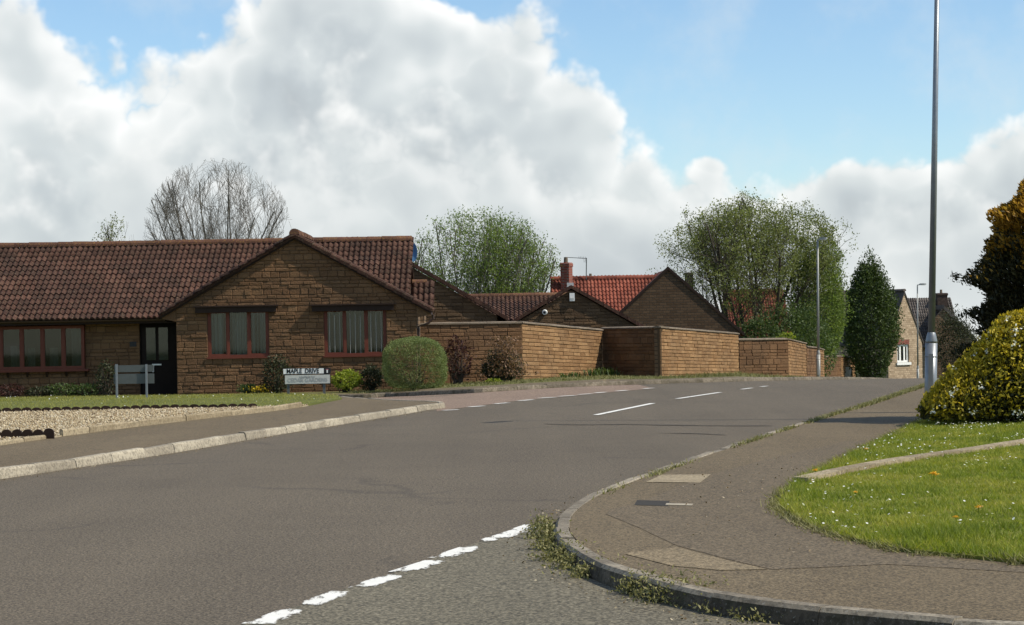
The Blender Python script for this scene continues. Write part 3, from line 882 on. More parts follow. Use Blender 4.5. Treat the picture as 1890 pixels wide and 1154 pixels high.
def masonry(parent, P0, U, N, region, openings, courses, lens, mat, keep=300, depth=0.10, joint=0.012, proud=0.013, seed=1, name='stone_block'):
    """coursed blocks, each its own object up to `keep`; region convex in (u,v); U may slope"""
    r = random.Random(seed)
    P0 = Vector(P0); U = Vector(U); N = Vector(N).normalized(); Z = Vector((0, 0, 1))
    us = [p[0] for p in region]; vs = [p[1] for p in region]
    umin, umax, vmin, vmax = min(us), max(us), min(vs), max(vs)
    blocks = []; mort = MB()
    v = vmin; ci = 0
    while v < vmax - 0.02:
        h = courses[ci % len(courses)]; ci += 1
        v1 = min(v + h, vmax)
        iv = [(umin, umax)]
        for (o0, o1, q0, q1) in openings:
            if min(v1, q1) - max(v, q0) > 0.3 * (v1 - v):
                nv = []
                for (a, b) in iv:
                    if o1 <= a or o0 >= b: nv.append((a, b)); continue
                    if o0 > a: nv.append((a, o0))
                    if o1 < b: nv.append((o1, b))
                iv = nv
        for (a, b) in iv:
            pm = clip_poly([(a, v), (b, v), (b, v1), (a, v1)], region)
            if len(pm) >= 3:
                mort.prism([P0 + U * p[0] + Z * p[1] - N * depth for p in pm], N * (depth - 0.017))
            u = a
            first = True
            while u < b - 0.02:
                l = r.uniform(*lens) * (1.0 if h > 0.13 else 1.15)
                if first: l *= r.uniform(0.45, 1.0); first = False
                u1 = u + l
                if b - u1 < lens[0] * 0.5: u1 = b
                rect = [(u + joint / 2, v + joint / 2), (u1 - joint / 2, v + joint / 2), (u1 - joint / 2, v1 - joint / 2), (u + joint / 2, v1 - joint / 2)]
                pc = clip_poly(rect, region)
                if len(pc) >= 3 and area(pc) > 0.0012: blocks.append(pc)
                u = u1
        v = v1
    mort.build('mortar', M_MORTAR, parent)
    order = sorted(range(len(blocks)), key=lambda i: -area(blocks[i]))
    single = set(order[:keep])
    rest = MB()
    for i, pc in enumerate(blocks):
        m = len(pc); cx = sum(p[0] for p in pc) / m; cy = sum(p[1] for p in pc) / m
        pr = proud * r.uniform(-0.4, 1.3); ch = 0.012
        def W3(p, d): return P0 + U * p[0] + Z * p[1] + N * d
        w = max(0.02, max(abs(p[0] - cx) for p in pc)); hh = max(0.02, max(abs(p[1] - cy) for p in pc))
        fr = [(cx + (p[0] - cx) * (1 - ch / w), cy + (p[1] - cy) * (1 - ch / hh)) for p in pc]
        V = [W3(p, -0.03) for p in pc] + [W3(p, pr - 0.012) for p in pc] + [W3(p, pr + r.uniform(-0.007, 0.007)) for p in fr]
        f = []
        for k in range(m):
            k2 = (k + 1) % m
            f.append((k, k2, m + k2, m + k)); f.append((m + k, m + k2, 2 * m + k2, 2 * m + k))
        f.append(tuple(range(2 * m, 3 * m)))
        if i in single:
            mb = MB(); mb.add(V, f); mb.build(name, mat, parent)
        else:
            rest.add(V, f, r.random() + 0.001)
    if rest.v:
        o = rest.build('smaller_stone_blocks', mat, parent); o['kind'] = 'stuff'


# one roof tile: double-roll profile, .33 m wide, .30 m exposed
def tile_geometry(w=0.33, l=0.345, rolls=2, amp=0.056):
    n = rolls * 5
    prof = []
    for i in range(n + 1):
        t = i / n
        ph = (t * rolls) % 1.0
        prof.append((t * w, amp * max(0.0, math.sin(math.pi * min(1.0, ph / 0.72))) ** 0.8 if ph < 0.72 else 0.0))
    V = []
    for (x, z) in prof: V.append((x, 0.0, z + 0.040))
    for (x, z) in prof: V.append((x, l, z + 0.004))
    for (x, z) in prof: V.append((x, 0.0, z * 0.72 - 0.012))
    m = n + 1; f = []
    for i in range(n):
        f.append((i, i + 1, m + i + 1, m + i)); f.append((2 * m + i, 2 * m + i + 1, i + 1, i))
    return np.array(V), np.array(f)


TV, TF = tile_geometry()
TILE_ME = {}


def tile_mesh(mat):
    if mat.name not in TILE_ME:
        me = bpy.data.meshes.new('roof_tile'); me.from_pydata([tuple(v) for v in TV], [], [tuple(int(i) for i in q) for q in TF])
        me.update(); me.materials.append(mat); me.polygons.foreach_set('use_smooth', [True] * len(me.polygons))
        me.set_sharp_from_angle(angle=math.radians(50))
        TILE_ME[mat.name] = me
    return TILE_ME[mat.name]


def tile_slope(parent, O, U, S, width, length, mat, keep=0, mask=None, seed=3, score=None):
    """O eave corner, U unit along eave, S unit up the slope; courses of single tiles"""
    r = random.Random(seed)
    O = Vector(O); U = Vector(U).normalized(); S = Vector(S).normalized(); Nn = U.cross(S).normalized()
    spots = []
    rows = int(math.ceil(length / 0.30)); cols = int(math.ceil(width / 0.33))
    for i in range(rows):
        for j in range(cols):
            p = O + U * (j * 0.33) + S * (i * 0.30 - 0.03)
            c = p + U * 0.165 + S * 0.15
            if mask and not mask(c): continue
            spots.append((i, j, p, c))
    order = sorted(range(len(spots)), key=(lambda k: score(spots[k][3])) if score else (lambda k: spots[k][3].y))
    single = set(order[:keep])
    vs, fs, ts = [], [], []; base = 0
    for k, (i, j, p, c) in enumerate(spots):
        ja, jb = r.uniform(-0.022, 0.022), r.uniform(-0.018, 0.018)
        u = (U + Nn * ja).normalized(); s = (S + Nn * jb + U * r.uniform(-0.012, 0.012)).normalized()
        n = u.cross(s).normalized(); s = n.cross(u)
        p = p + Nn * r.uniform(0, 0.006)
        if k in single:
            o = bpy.data.objects.new('roof_tile', tile_mesh(mat))
            o.matrix_basis = Matrix(((u.x, s.x, n.x, p.x), (u.y, s.y, n.y, p.y), (u.z, s.z, n.z, p.z), (0, 0, 0, 1)))
            link(o, parent)
        else:
            R = np.array([[u.x, s.x, n.x], [u.y, s.y, n.y], [u.z, s.z, n.z]])
            vs.append(TV @ R.T + np.array(p)); fs.append(TF + base); base += len(TV); ts.append(np.full(len(TV), r.random()))
    if vs:
        o = np_mesh('farther_roof_tiles', np.concatenate(vs), np.concatenate(fs), mat, parent, tint=np.concatenate(ts), smooth=True)
        o['kind'] = 'stuff'


def ridge_run(parent, A, B, mat, rad=0.13, l=0.45, name='ridge_tile'):
    A = Vector(A); B = Vector(B); d = (B - A); L = d.length; d.normalize()
    side = d.cross(Vector((0, 0, 1))).normalized(); up = side.cross(d).normalized()
    n = max(1, int(round(L / l)))
    for i in range(n):
        a = A + d * (L * i / n + 0.004); b = A + d * (L * (i + 1) / n + 0.02)
        rr = rad * rnd.uniform(0.97, 1.05); V = []; m = 8
        for p, q in ((a, 1.03), (b, 0.97)):
            for k in range(m):
                t = math.pi * (k / (m - 1)) * 1.1 - 0.157
                V.append(p + side * (math.cos(t) * rr * q) + up * (math.sin(t) * rr * q - 0.02))
        f = [(k, k + 1, m + k + 1, m + k) for k in range(m - 1)] + [tuple(range(m)), tuple(range(2 * m - 1, m - 1, -1))]
        mb = MB(); mb.add(V, f); mb.build(name, mat, parent, smooth=False)


def window(parent, x0, x1, z0, z1, Y, lights, mat=M_FRAME, curtain=M_CURTAIN, seed=0, fw=0.065, name='window', bars=None, room=True, depth=0.07):
    """casement window set in a wall that faces the camera; frame, panes, curtain folds and the dim room behind"""
    r = random.Random(seed)
    f = MB()
    f.box((x0, Y, z0), (x1, Y + depth, z0 + fw)); f.box((x0, Y, z1 - fw), (x1, Y + depth, z1))
    f.box((x0, Y + 0.001, z0 + fw), (x0 + fw, Y + depth, z1 - fw)); f.box((x1 - fw, Y + 0.001, z0 + fw), (x1, Y + depth, z1 - fw))
    for i in range(1, lights):
        xm = x0 + (x1 - x0) * i / lights
        f.box((xm - fw * 0.6, Y + 0.002, z0 + fw), (xm + fw * 0.6, Y + depth, z1 - fw))
    root = f.build(name, mat, parent)
    for i in range(lights):
        a = x0 + (x1 - x0) * i / lights; b = x0 + (x1 - x0) * (i + 1) / lights
        c = MB(); q = 0.028; e0 = fw if i == 0 else fw * 0.6; e1 = fw if i == lights - 1 else fw * 0.6
        if i != 1:     # opening lights carry an inner casement
            c.box((a + e0, Y + 0.012, z0 + fw), (b - e1, Y + 0.06, z0 + fw + q)); c.box((a + e0, Y + 0.012, z1 - fw - q), (b - e1, Y + 0.06, z1 - fw))
            c.box((a + e0, Y + 0.013, z0 + fw + q), (a + e0 + q, Y + 0.06, z1 - fw - q)); c.box((b - e1 - q, Y + 0.013, z0 + fw + q), (b - e1, Y + 0.06, z1 - fw - q))
            c.build('casement', mat, root)
        g = MB(); yy = Y + 0.045
        g.box((a + e0 + 0.005, yy, z0 + fw + 0.005), (b - e1 - 0.005, yy + 0.004, z1 - fw - 0.005)); g.build('pane', M_GLASS, root)
        if bars:
            for k in range(1, bars):
                xm = a + (b - a) * k / bars
                bb = MB(); bb.box((xm - 0.004, Y + 0.038, z0 + fw), (xm + 0.004, Y + 0.044, z1 - fw)); bb.build('glazing_bar', M_LEAD, root)
    if curtain:
        V = []; n = 220
        gaps = []
        for i in range(n + 1):
            x = x0 + fw + (x1 - x0 - 2 * fw) * i / n
            y = Y + 0.16 + 0.06 * math.sin(x * 26 + 2 * math.sin(x * 7 + seed)) + 0.02 * math.sin(x * 61 + seed)
            V += [(x, y, z0 + 0.03), (x, y + 0.01, z1 - 0.03)]
        F4 = []
        open_ = [False] * n; i = 0
        while i < n:
            w_ = r.randint(5, 22); g_ = r.randint(2, 9)
            for q in range(i + w_, min(n, i + w_ + g_)): open_[q] = True
            i += w_ + g_
        for i in range(n):
            if open_[i]: continue
            F4.append((2 * i, 2 * i + 2, 2 * i + 3, 2 * i + 1))
        np_mesh('curtain', V, np.array(F4), curtain, root, smooth=True)
    if room:
        m = MB(); y0, y1 = Y + 0.085, Y + 1.6
        m.add([(x0, y0, z0), (x1, y0, z0), (x1, y1, z0), (x0, y1, z0), (x0, y0, z1), (x1, y0, z1), (x1, y1, z1), (x0, y1, z1)], [(0, 1, 2, 3), (4, 7, 6, 5), (1, 5, 6, 2), (3, 2, 6, 7), (0, 3, 7, 4)])
        m.build('room', M_ROOM, root)
    return root


# ------------------------------------------------------------------ the front bungalow
YW = 57.8
XL, XR = at(326, 655, YW).x, at(770, 655, YW).x
Xa, Za = at(547, 437, YW).x, at(547, 437, YW).z
TAN = 0.568
ZG = at(326, 729, YW).z
XH = (XR - XL) / 2; Xa = (XL + XR) / 2
ZE = Za - TAN * XH
RUN = 250 / F * YW
bung = thing('bungalow', 'brown stone bungalow with a front gable and long tiled roof', 'house', (Xa, YW + 3, ZG))
COURSES = [0.105, 0.105, 0.180, 0.105, 0.105, 0.105, 0.180, 0.105]
w1 = (at(383, 0, YW).x - XL, at(496, 0, YW).x - XL, at(440, 659, YW).z - ZG, at(440, 572, YW).z - ZG)
w2 = (at(598, 0, YW).x - XL, at(713, 0, YW).x - XL, at(655, 656, YW).z - ZG, at(655, 569, YW).z - ZG)
fix = lambda px, py: at(px, py, YW).x - XL
w1 = (fix(383, 615), fix(496, 615), w1[2], w1[3]); w2 = (fix(598, 612), fix(713, 612), w2[2], w2[3])
BASE = 0.35
reg = [(0, -BASE), (2 * XH, -BASE), (2 * XH, ZE - ZG), (XH, Za - ZG - 0.06), (0, ZE - ZG)]
masonry(bung, (XL, YW, ZG), (1, 0, 0), (0, -1, 0), reg, [w1, w2], COURSES, (0.20, 0.36), M_STONE, keep=250, seed=4)
for k, w in enumerate((w1, w2)):
    x0, x1 = XL + w[0] + 0.004, XL + w[1] - 0.004; z0, z1 = ZG + w[2], ZG + w[3]
    window(bung, x0, x1, z0, z1, YW + 0.05, 3, seed=k + 1, curtain=M_CURTAIN if k == 0 else M_CURTAIN_DK, bars=None if k == 0 else 4)
    s = MB(); s.box((x0 - 0.03, YW - 0.055, z0 - 0.045), (x1 + 0.03, YW + 0.12, z0 - 0.002)); s.build('window_sill', M_FRAME, bung)
    # board hood over the window
    h = MB(); hx0, hx1 = x0 - 0.33, x1 + 0.24
    h.prism([(hx0, YW + 0.05, z1 + 0.11), (hx0, YW - 0.14, z1 + 0.085), (hx0, YW - 0.14, z1 - 0.075), (hx0, YW + 0.05, z1 - 0.05)], (hx1 - hx0, 0, 0)); hood = h.build('window_hood', M_BROWN, bung)
    h = MB(); h.box((hx0 - 0.05, YW - 0.20, z1 + 0.086), (hx1 + 0.06, YW + 0.02, z1 + 0.125)); h.build('hood_board', M_BROWN, hood)

# wing side walls and back body
mb = MB(); mb.prism([(XR - 0.11, YW + 0.1, ZG - 0.35), (XR - 0.005, YW + 0.1, ZG - 0.35), (XR - 0.005, YW + 0.1, ZE - 0.02), (XR - 0.11, YW + 0.1, ZE - 0.02)], (0, 4.2, 0)); mb.build('side_wall', M_COURSE, bung)
YM, YE, YR = 58.75, 58.28, 62.2
mb = MB(); mb.prism([(XL + 0.005, YW + 0.1, ZG - 0.35), (XL + 0.11, YW + 0.1, ZG - 0.35), (XL + 0.11, YW + 0.1, ZE - 0.02), (XL + 0.005, YW + 0.1, ZE - 0.02)], (0, YM - YW, 0)); mb.build('side_wall', M_COURSE, bung)

# main block
XM0 = -19.5
XM1 = at(757, 440, YR).x
ZR = at(560, 447, YR).z
ZEM = at(200, 586, YE).z
TANM = (ZR - ZEM) / (YR - YE)
zdoor_top = at(290, 597, YM).z
XD0, XD1 = at(258, 650, YM).x, XL
xb0, xb1 = at(-150, 640, YM).x, at(157, 640, YM).x
zb0, zb1 = at(80, 682, YM).z, at(80, 602, YM).z
XW0 = XM0 + 0.3
opn = [(XD0 - XW0, XD1 - XW0 + 0.3, -1, zdoor_top - ZG), (xb0 - XW0, xb1 - XW0, zb0 - ZG, 9)]
reg = [(0, -BASE), (XL - XW0 - 0.01, -BASE), (XL - XW0 - 0.01, ZEM - ZG - 0.10), (0, ZEM - ZG - 0.10)]
masonry(bung, (XW0, YM, ZG), (1, 0, 0), (0, -1, 0), reg, opn, COURSES, (0.20, 0.36), M_STONE, keep=50, seed=9)
# porch reveal and door
mb = MB(); mb.box((XD0 - 0.02, YM + 0.11, ZG - 0.3), (XL + 0.05, YM + 0.16, ZEM)); back = mb.build('porch_back', M_DOOR, bung)
door = MB(); dz1 = at(290, 603, YM).z; door.box((XD0 + 0.06, YM + 0.02, ZG - 0.05), (XD1 - 0.03, YM + 0.08, dz1)); door = door.build('door', M_DOOR, bung)
for (a, b) in ((270, 287), (293, 310)):
    g = MB(); g.box((at(a, 640, YM).x, YM + 0.008, at(280, 665, YM).z), (at(b, 640, YM).x, YM + 0.016, at(280, 605, YM).z)); g.build('door_pane', M_CURTAIN_DK, door)
    g = MB(); g.box((at(a, 640, YM).x, YM + 0.000, at(280, 665, YM).z), (at(b, 640, YM).x, YM + 0.004, at(280, 605, YM).z)); g.build('pane', M_GLASS, door)
h = MB(); h.box((at(281, 674, YM).x, YM - 0.03, at(281, 687, YM).z), (at(284, 674, YM).x, YM + 0.02, at(281, 672, YM).z)); h.box((at(284, 674, YM).x, YM - 0.028, at(281, 674.5, YM).z), (at(298, 674, YM).x, YM + 0.018, at(281, 672, YM).z)); h.build('door_handle', M_WHITE, door)
s = MB(); s.box((XD0 - 0.05, YM - 0.25, ZG - 0.25), (XL - 0.02, YM + 0.1, ZG - 0.02)); s.build('door_step', M_CAP, bung)
pl = MB(); pl.box((at(240, 640, YM).x, YM - 0.035, at(245, 640, YM).z), (at(252, 640, YM).x, YM - 0.013, at(245, 631, YM).z)); pl.build('number_plaque', M_BLACK, bung)
# box bay window with red-brown frames
YB = YM - 0.13
bay = window(bung, xb0, xb1, zb0, zb1, YB, 8, seed=5, curtain=None, name='bay_window', fw=0.06, room=False)
m = MB(); m.box((xb0 - 0.05, YB - 0.05, zb0 - 0.07), (xb1 + 0.12, YM + 0.02, zb0 - 0.003)); m.build('bay_sill', M_FRAME, bay)
m = MB(); m.box((xb1 - 0.06, YB + 0.071, zb0), (xb1 - 0.001, YM + 0.05, zb1)); m.build('bay_post', M_FRAME, bay)
for q in range(5):
    bx = at(13 + 36 * q, 690, YB).x
    m = MB(); m.prism([(bx - 0.03, YM - 0.02, zb0 - 0.07), (bx - 0.03, YB + 0.03, zb0 - 0.07), (bx - 0.03, YM - 0.02, zb0 - 0.22)], (0.06, 0, 0)); m.build('bracket', M_BROWN, bay)
m = MB(); m.add([(xb0, YB + 0.09, zb0), (xb1 - .07, YB + 0.09, zb0), (xb1 - .07, YM + 2.4, zb0), (xb0, YM + 2.4, zb0), (xb0, YB + 0.09, zb1), (xb1 - .07, YB + 0.09, zb1), (xb1 - .07, YM + 2.4, zb1), (xb0, YM + 2.4, zb1)], [(0, 1, 2, 3), (4, 7, 6, 5), (1, 5, 6, 2), (3, 2, 6, 7), (0, 3, 7, 4)]); m.build('room', M_ROOM, bay)
for (a, b, lo, hi) in ((16, 42, .0, .55), (48, 62, .0, .5), (88, 104, .0, .5), (130, 152, .0, 1.0)):
    V = []; n = 60; xa, xb = at(a, 640, YB).x, at(b, 640, YB).x
    for i in range(n + 1):
        x = xa + (xb - xa) * i / n; y = YB + 0.2 + 0.03 * math.sin(x * 23)
        V += [(x, y, zb0 + lo * (zb1 - zb0)), (x, y, zb0 + hi * (zb1 - zb0))]
    np_mesh('curtain', V, np.array([(2 * i, 2 * i + 2, 2 * i + 3, 2 * i + 1) for i in range(n)]), M_CURTAIN_DK, bay, smooth=True)

# roofs
wing_z = lambda x: Za + 0.05 - TAN * abs(x - Xa)
SM = Vector((0, YR - YE, ZR - ZEM)).normalized(); LM = Vector((0, YR - YE, ZR - ZEM)).length
m = MB(); t = 0.05
m.prism([(XM0, YE, ZEM - t), (XM0, YR, ZR - t), (XM0, YR + (YR - YE), ZEM - t), (XM0, YR + (YR - YE), ZEM - t - 0.06), (XM0, YR, ZR - t - 0.10), (XM0, YE, ZEM - t - 0.06)], (XM1 - XM0, 0, 0)); m.build('roof_deck', M_TILE, bung)
tile_slope(bung, (XM0, YE - 0.05, ZEM - 0.02 - 0.03), (1, 0, 0), SM, XM1 - XM0 + 0.02, LM, M_TILE, keep=300,
           mask=lambda c: c.z + 0.10 > wing_z(c.x) - 0.05, score=lambda c: (c.y if -16.2 < c.x < -4 else c.y + 100))
ridge_run(bung, (XM0, YR, ZR + 0.03), (XM1 + 0.03, YR, ZR + 0.03), M_RIDGE)
# wing roof
YF = YW - 0.10
for sgn in (-1, 1):
    S = Vector((-sgn, 0, TAN)).normalized(); eave = Vector((Xa + sgn * RUN, 0, Za + 0.05 - TAN * RUN))
    Lw = math.hypot(RUN, TAN * RUN)
    yback = lambda x: YE + (wing_z(x) - ZEM) / TANM
    m = MB(); e2 = eave - Vector((0, 0, 0.05))
    m.prism([(Xa, YF + 0.02, Za), (e2.x, YF + 0.02, e2.z), (e2.x, YE + 0.3, e2.z), (Xa, YR, Za)], (0, 0, -0.05)); m.build('roof_deck', M_TILE, bung)
    U = Vector((0, -1, 0)) if sgn < 0 else Vector((0, 1, 0))
    O = Vector((eave.x, YR if sgn < 0 else YF, eave.z - 0.03))
    tile_slope(bung, O, U, S, YR - YF, Lw, M_TILE, keep=0, mask=lambda c: c.y < yback(c.x) + 0.15 and YF - 0.05 < c.y, seed=8 + sgn)
    # verge tiles stepping down the rake
    n = 15
    for i in range(n):
        a = Vector((Xa, 0, Za + 0.05)) + (eave - Vector((Xa, 0, Za + 0.05))) * (i / n); b = Vector((Xa, 0, Za + 0.05)) + (eave - Vector((Xa, 0, Za + 0.05))) * ((i + 1.05) / n)
        a.y = b.y = YF - 0.01
        d = (b - a).normalized(); nn = Vector((-d.z, 0, d.x)) * (1 if d.x > 0 else -1)
        if nn.z < 0: nn = -nn
        V = []
        for p, q in ((a, 0.004), (b, 0.03)):
            for (yy, hh) in ((-0.045, -0.085), (-0.055, 0.0), (-0.035, 0.045), (0.02, 0.06), (0.12, 0.045), (0.12, -0.03)):
                V.append(p + nn * (hh + q) + Vector((0, yy, 0)))
        f = [(k, (k + 1) % 6, 6 + (k + 1) % 6, 6 + k) for k in range(6)] + [tuple(range(6)), tuple(range(11, 5, -1))]
        mb = MB(); mb.add(V, f); mb.build('verge_tile', M_TILE, bung)
    # timber bargeboard line under the verge
    m = MB(); a = Vector((Xa, YF + 0.01, Za - 0.02)); b = Vector((eave.x, YF + 0.01, eave.z - 0.07))
    m.prism([a, b, b - Vector((0, 0, 0.06)), a - Vector((0, 0, 0.06))], (0, 0.09, 0)); m.build('undercloak', M_BROWN, bung)
ridge_run(bung, (Xa, YF - 0.06, Za + 0.10), (Xa, YR - 0.3, Za + 0.10), M_RIDGE, rad=0.15)
# kneeler stones at the gable feet
for sgn in (-1, 1):
    xw = XL if sgn < 0 else XR
    ex = Xa + sgn * (RUN - 0.04)
    m = MB(); m.prism([(xw, YW - 0.012, ZE - 0.04), (ex, YW - 0.012, Za - TAN * abs(ex - Xa) - 0.05), (ex, YW - 0.012, Za - TAN * abs(ex - Xa) - 0.11), (xw, YW - 0.012, ZE - 0.42)], (0, 0.3, 0)); m.build('kneeler_stone', M_STONE, bung)
# eaves: soffit, fascia, gutters, downpipe
m = MB(); m.box((XM0, YE + 0.02, ZEM - 0.19), (XL - 0.02, YM + 0.10, ZEM - 0.16)); m.build('soffit', M_BROWN, bung)
m = MB(); m.box((XM0, YE - 0.005, ZEM - 0.19), (XL - 0.35, YE + 0.02, ZEM - 0.03)); m.build('fascia', M_BROWN, bung)


def gutter(parent, A, B):
    A = Vector(A); B = Vector(B); d = (B - A).normalized(); side = Vector((0, 0, 1)).cross(d).normalized()
    V = []; m = 7
    for p in (A, B):
        for k in range(m):
            t = math.pi * k / (m - 1) + math.pi
            V.append(p + side * math.cos(t) * 0.055 + Vector((0, 0, math.sin(t) * 0.055)))
        for k in range(m):
            t = math.pi * (m - 1 - k) / (m - 1) + math.pi
            V.append(p + side * math.cos(t) * 0.048 + Vector((0, 0, math.sin(t) * 0.048)))
    n = 2 * m
    mb = MB(); mb.add(V, [(k, (k + 1) % n, n + (k + 1) % n, n + k) for k in range(n)] + [tuple(range(n - 1, -1, -1)), tuple(range(n, 2 * n))]); return mb.build('gutter', M_GUTTER, parent)


gutter(bung, (XM0, YE - 0.06, ZEM - 0.075), (XL - 0.40, YE - 0.06, ZEM - 0.075))
gx = Xa + RUN + 0.04; gz = Za - TAN * RUN - 0.05
gutter(bung, (gx, YF, gz), (gx, YE + 0.1, gz))
m = MB(); m.tube([(gx, YW + 0.15, gz - 0.04), (gx, YW + 0.15, gz - 0.16), (gx - 0.16, YW + 0.15, gz - 0.30), (XR + 0.05, YW + 0.15, gz - 0.38), (XR + 0.05, YW + 0.15, ZG)], 0.035, 8); m.build('downpipe', M_GUTTER, bung)
# right end of the main block and the little lower roof beside it
m = MB(); xg = XM1 - 0.12
m.prism([(xg, YM + 0.1, ZG - 0.3), (xg, YR + 3.4, ZG - 0.3), (xg, YR + 3.4, ZEM - 0.1), (xg, YR, ZR - 0.16), (xg, YM + 0.1, ZEM - 0.1)], (-0.15, 0, 0)); m.build('end_wall', M_COURSE, bung)
m = MB(); m.prism([(XM0 + 0.2, YM + 0.1, ZG - 0.3), (XM0 + 0.2, YR + 3.4, ZG - 0.3), (XM0 + 0.2, YR + 3.4, ZEM - 0.1), (XM0 + 0.2, YR, ZR - 0.16), (XM0 + 0.2, YM + 0.1, ZEM - 0.1)], (0.15, 0, 0)); m.build('end_wall', M_COURSE, bung)
m = MB(); m.box((XM0 + 0.2, YR + 3.3, ZG - 0.3), (XM1 - 0.13, YR + 3.42, ZEM - 0.1)); m.build('back_wall', M_COURSE, bung)
YP = 60.0
pa, pb = at(764, 522, YP + 0.9), at(786, 521, YP + 0.9)
pe = at(775, 566, YP)
Sp = Vector((0, 0.9, pa.z - pe.z)).normalized()
tile_slope(bung, (pa.x - 0.03, YP, pe.z), (1, 0, 0), Sp, pb.x - pa.x + 0.03, (Vector((0, 0.9, pa.z - pe.z))).length, M_TILE, keep=0, seed=21)
m = MB(); m.prism([(pa.x - 0.1, YP, pe.z - 0.06), (pa.x - 0.1, YP + 0.9, pa.z - 0.03), (pa.x - 0.1, YP + 1.8, pe.z - 0.06)], (pb.x - pa.x + 0.12, 0, 0)); m.build('porch_roof', M_TILE, bung)
ridge_run(bung, (pa.x - 0.05, YP + 0.9, pa.z + 0.02), (pb.x + 0.02, YP + 0.9, pa.z + 0.02), M_RIDGE, rad=0.10)
m = MB(); m.box((pa.x - 0.1, YP + 0.25, ZG - 0.3), (pb.x - 0.04, YP + 1.6, pe.z - 0.03)); m.build('porch_wall', M_COURSE, bung)

# ------------------------------------------------------------------ staggered garden walls
def wall_section(label, pts, seed, mats, gate=None, keep=150):
    """pts: [(px, py_top, py_base, Y)] three points: left end, corner, right end"""
    P = []
    for (px, pt, pb, Y) in pts:
        b = at(px, pb, Y); t = at(px, pt, Y); P.append((b, t))
    c = P[1][0]
    root = thing('garden_wall', label, 'wall', (c.x, c.y, c.z), group='staggered stone garden walls')
    for k in range(len(P) - 1):
        (b0, t0), (b1, t1) = P[k], P[k + 1]
        L = Vector((b1.x - b0.x, b1.y - b0.y, 0)).length
        U = Vector(((b1.x - b0.x) / L, (b1.y - b0.y) / L, (t1.z - t0.z) / L))
        h = t0.z - b0.z; h1 = t1.z - b1.z
        U2 = Vector((U.x, U.y, 0)).normalized(); N = Vector((U2.y, -U2.x, 0))
        base = min(0, (b1.z - (t1.z - t0.z)) - b0.z) - 0.25
        reg = [(0, base), (L, base), (L, h - 0.07), (0, h - 0.07)]
        ops = []
        if gate and gate[0] == k:
            ops = [(gate[1] * L, gate[2] * L, -2, h * gate[3])]
        cs = [0.118] if k == 1 else [0.118, 0.118, 0.215, 0.118]
        n = int((reg[2][1] - base) / 0.118) + 1
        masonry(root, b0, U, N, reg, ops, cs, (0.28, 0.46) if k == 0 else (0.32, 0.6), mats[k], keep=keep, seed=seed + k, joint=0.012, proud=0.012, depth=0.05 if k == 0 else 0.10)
        # solid behind the blocks: a second leaf, and the coping
        Lb = L - 0.45 if k == 0 else L
        m = MB(); q = [b0 - N * 0.101 + Vector((0, 0, base)), b0 - N * 0.101 + U * Lb + Vector((0, 0, base)), b0 - N * 0.101 + U * Lb + Vector((0, 0, h - 0.071)), b0 - N * 0.101 + Vector((0, 0, h - 0.071))]
        if ops:
            a0, a1, v1 = ops[0][0], ops[0][1], ops[0][3]
            for (u0, u1, w0, w1_) in ((0, a0, base, h - 0.071), (a1, L, base, h - 0.071), (a0, a1, v1, h - 0.071)):
                if u1 - u0 < 0.02: continue
                m.prism([b0 - N * 0.101 + U * u0 + Vector((0, 0, w0)), b0 - N * 0.101 + U * u1 + Vector((0, 0, w0)), b0 - N * 0.101 + U * u1 + Vector((0, 0, w1_)), b0 - N * 0.101 + U * u0 + Vector((0, 0, w1_))], -N * 0.11)
            m.build('back_leaf', M_COURSE, root)
            g = MB(); nb = 9
            for i in range(nb):
                u0 = a0 + 0.03 + (a1 - a0 - 0.06) * i / nb; u1 = a0 + 0.03 + (a1 - a0 - 0.06) * (i + 1) / nb - 0.012
                tt = v1 - 0.12 + 0.11 * math.sin(math.pi * (i + 0.5) / nb)
                g = MB(); g.prism([b0 - N * 0.06 + U * u0 + Vector((0, 0, base)), b0 - N * 0.06 + U * u1 + Vector((0, 0, base)), b0 - N * 0.06 + U * u1 + Vector((0, 0, tt)), b0 - N * 0.06 + U * u0 + Vector((0, 0, tt))], -N * 0.03)
                g.build('gate_board', M_BLACK, root)
        else:
            m.prism(q, -N * 0.11); m.build('back_leaf', M_COURSE, root)
        cop = MB(); o = 0.045
        ln = 0.9; nn = max(1, int(L / ln))
        for i in range(nn):
            u0, u1 = L * i / nn + 0.003 - (o if i == 0 else 0), L * (i + 1) / nn - 0.003 + (o if i == nn - 1 and k == len(P) - 2 else 0)
            A = b0 + U * u0 + Vector((0, 0, h - 0.07)); B = b0 + U * u1 + Vector((0, 0, h - 0.07))
            c = MB(); dzz = rnd.uniform(0, 0.005) + 0.002 * k
            for_p = []
            for p in (A, B):
                for (w, z) in ((o, 0.004), (o, 0.045), (-0.105, 0.075), (-0.21 - o, 0.045), (-0.21 - o, 0.004)):
                    for_p.append(p + N * w + Vector((0, 0, z + dzz)))
            c.add(for_p, [(i2, (i2 + 1) % 5, 5 + (i2 + 1) % 5, 5 + i2) for i2 in range(5)] + [tuple(range(4, -1, -1)), tuple(range(5, 10))])
            c.build('coping_stone', M_CAP, root)
    return root, P


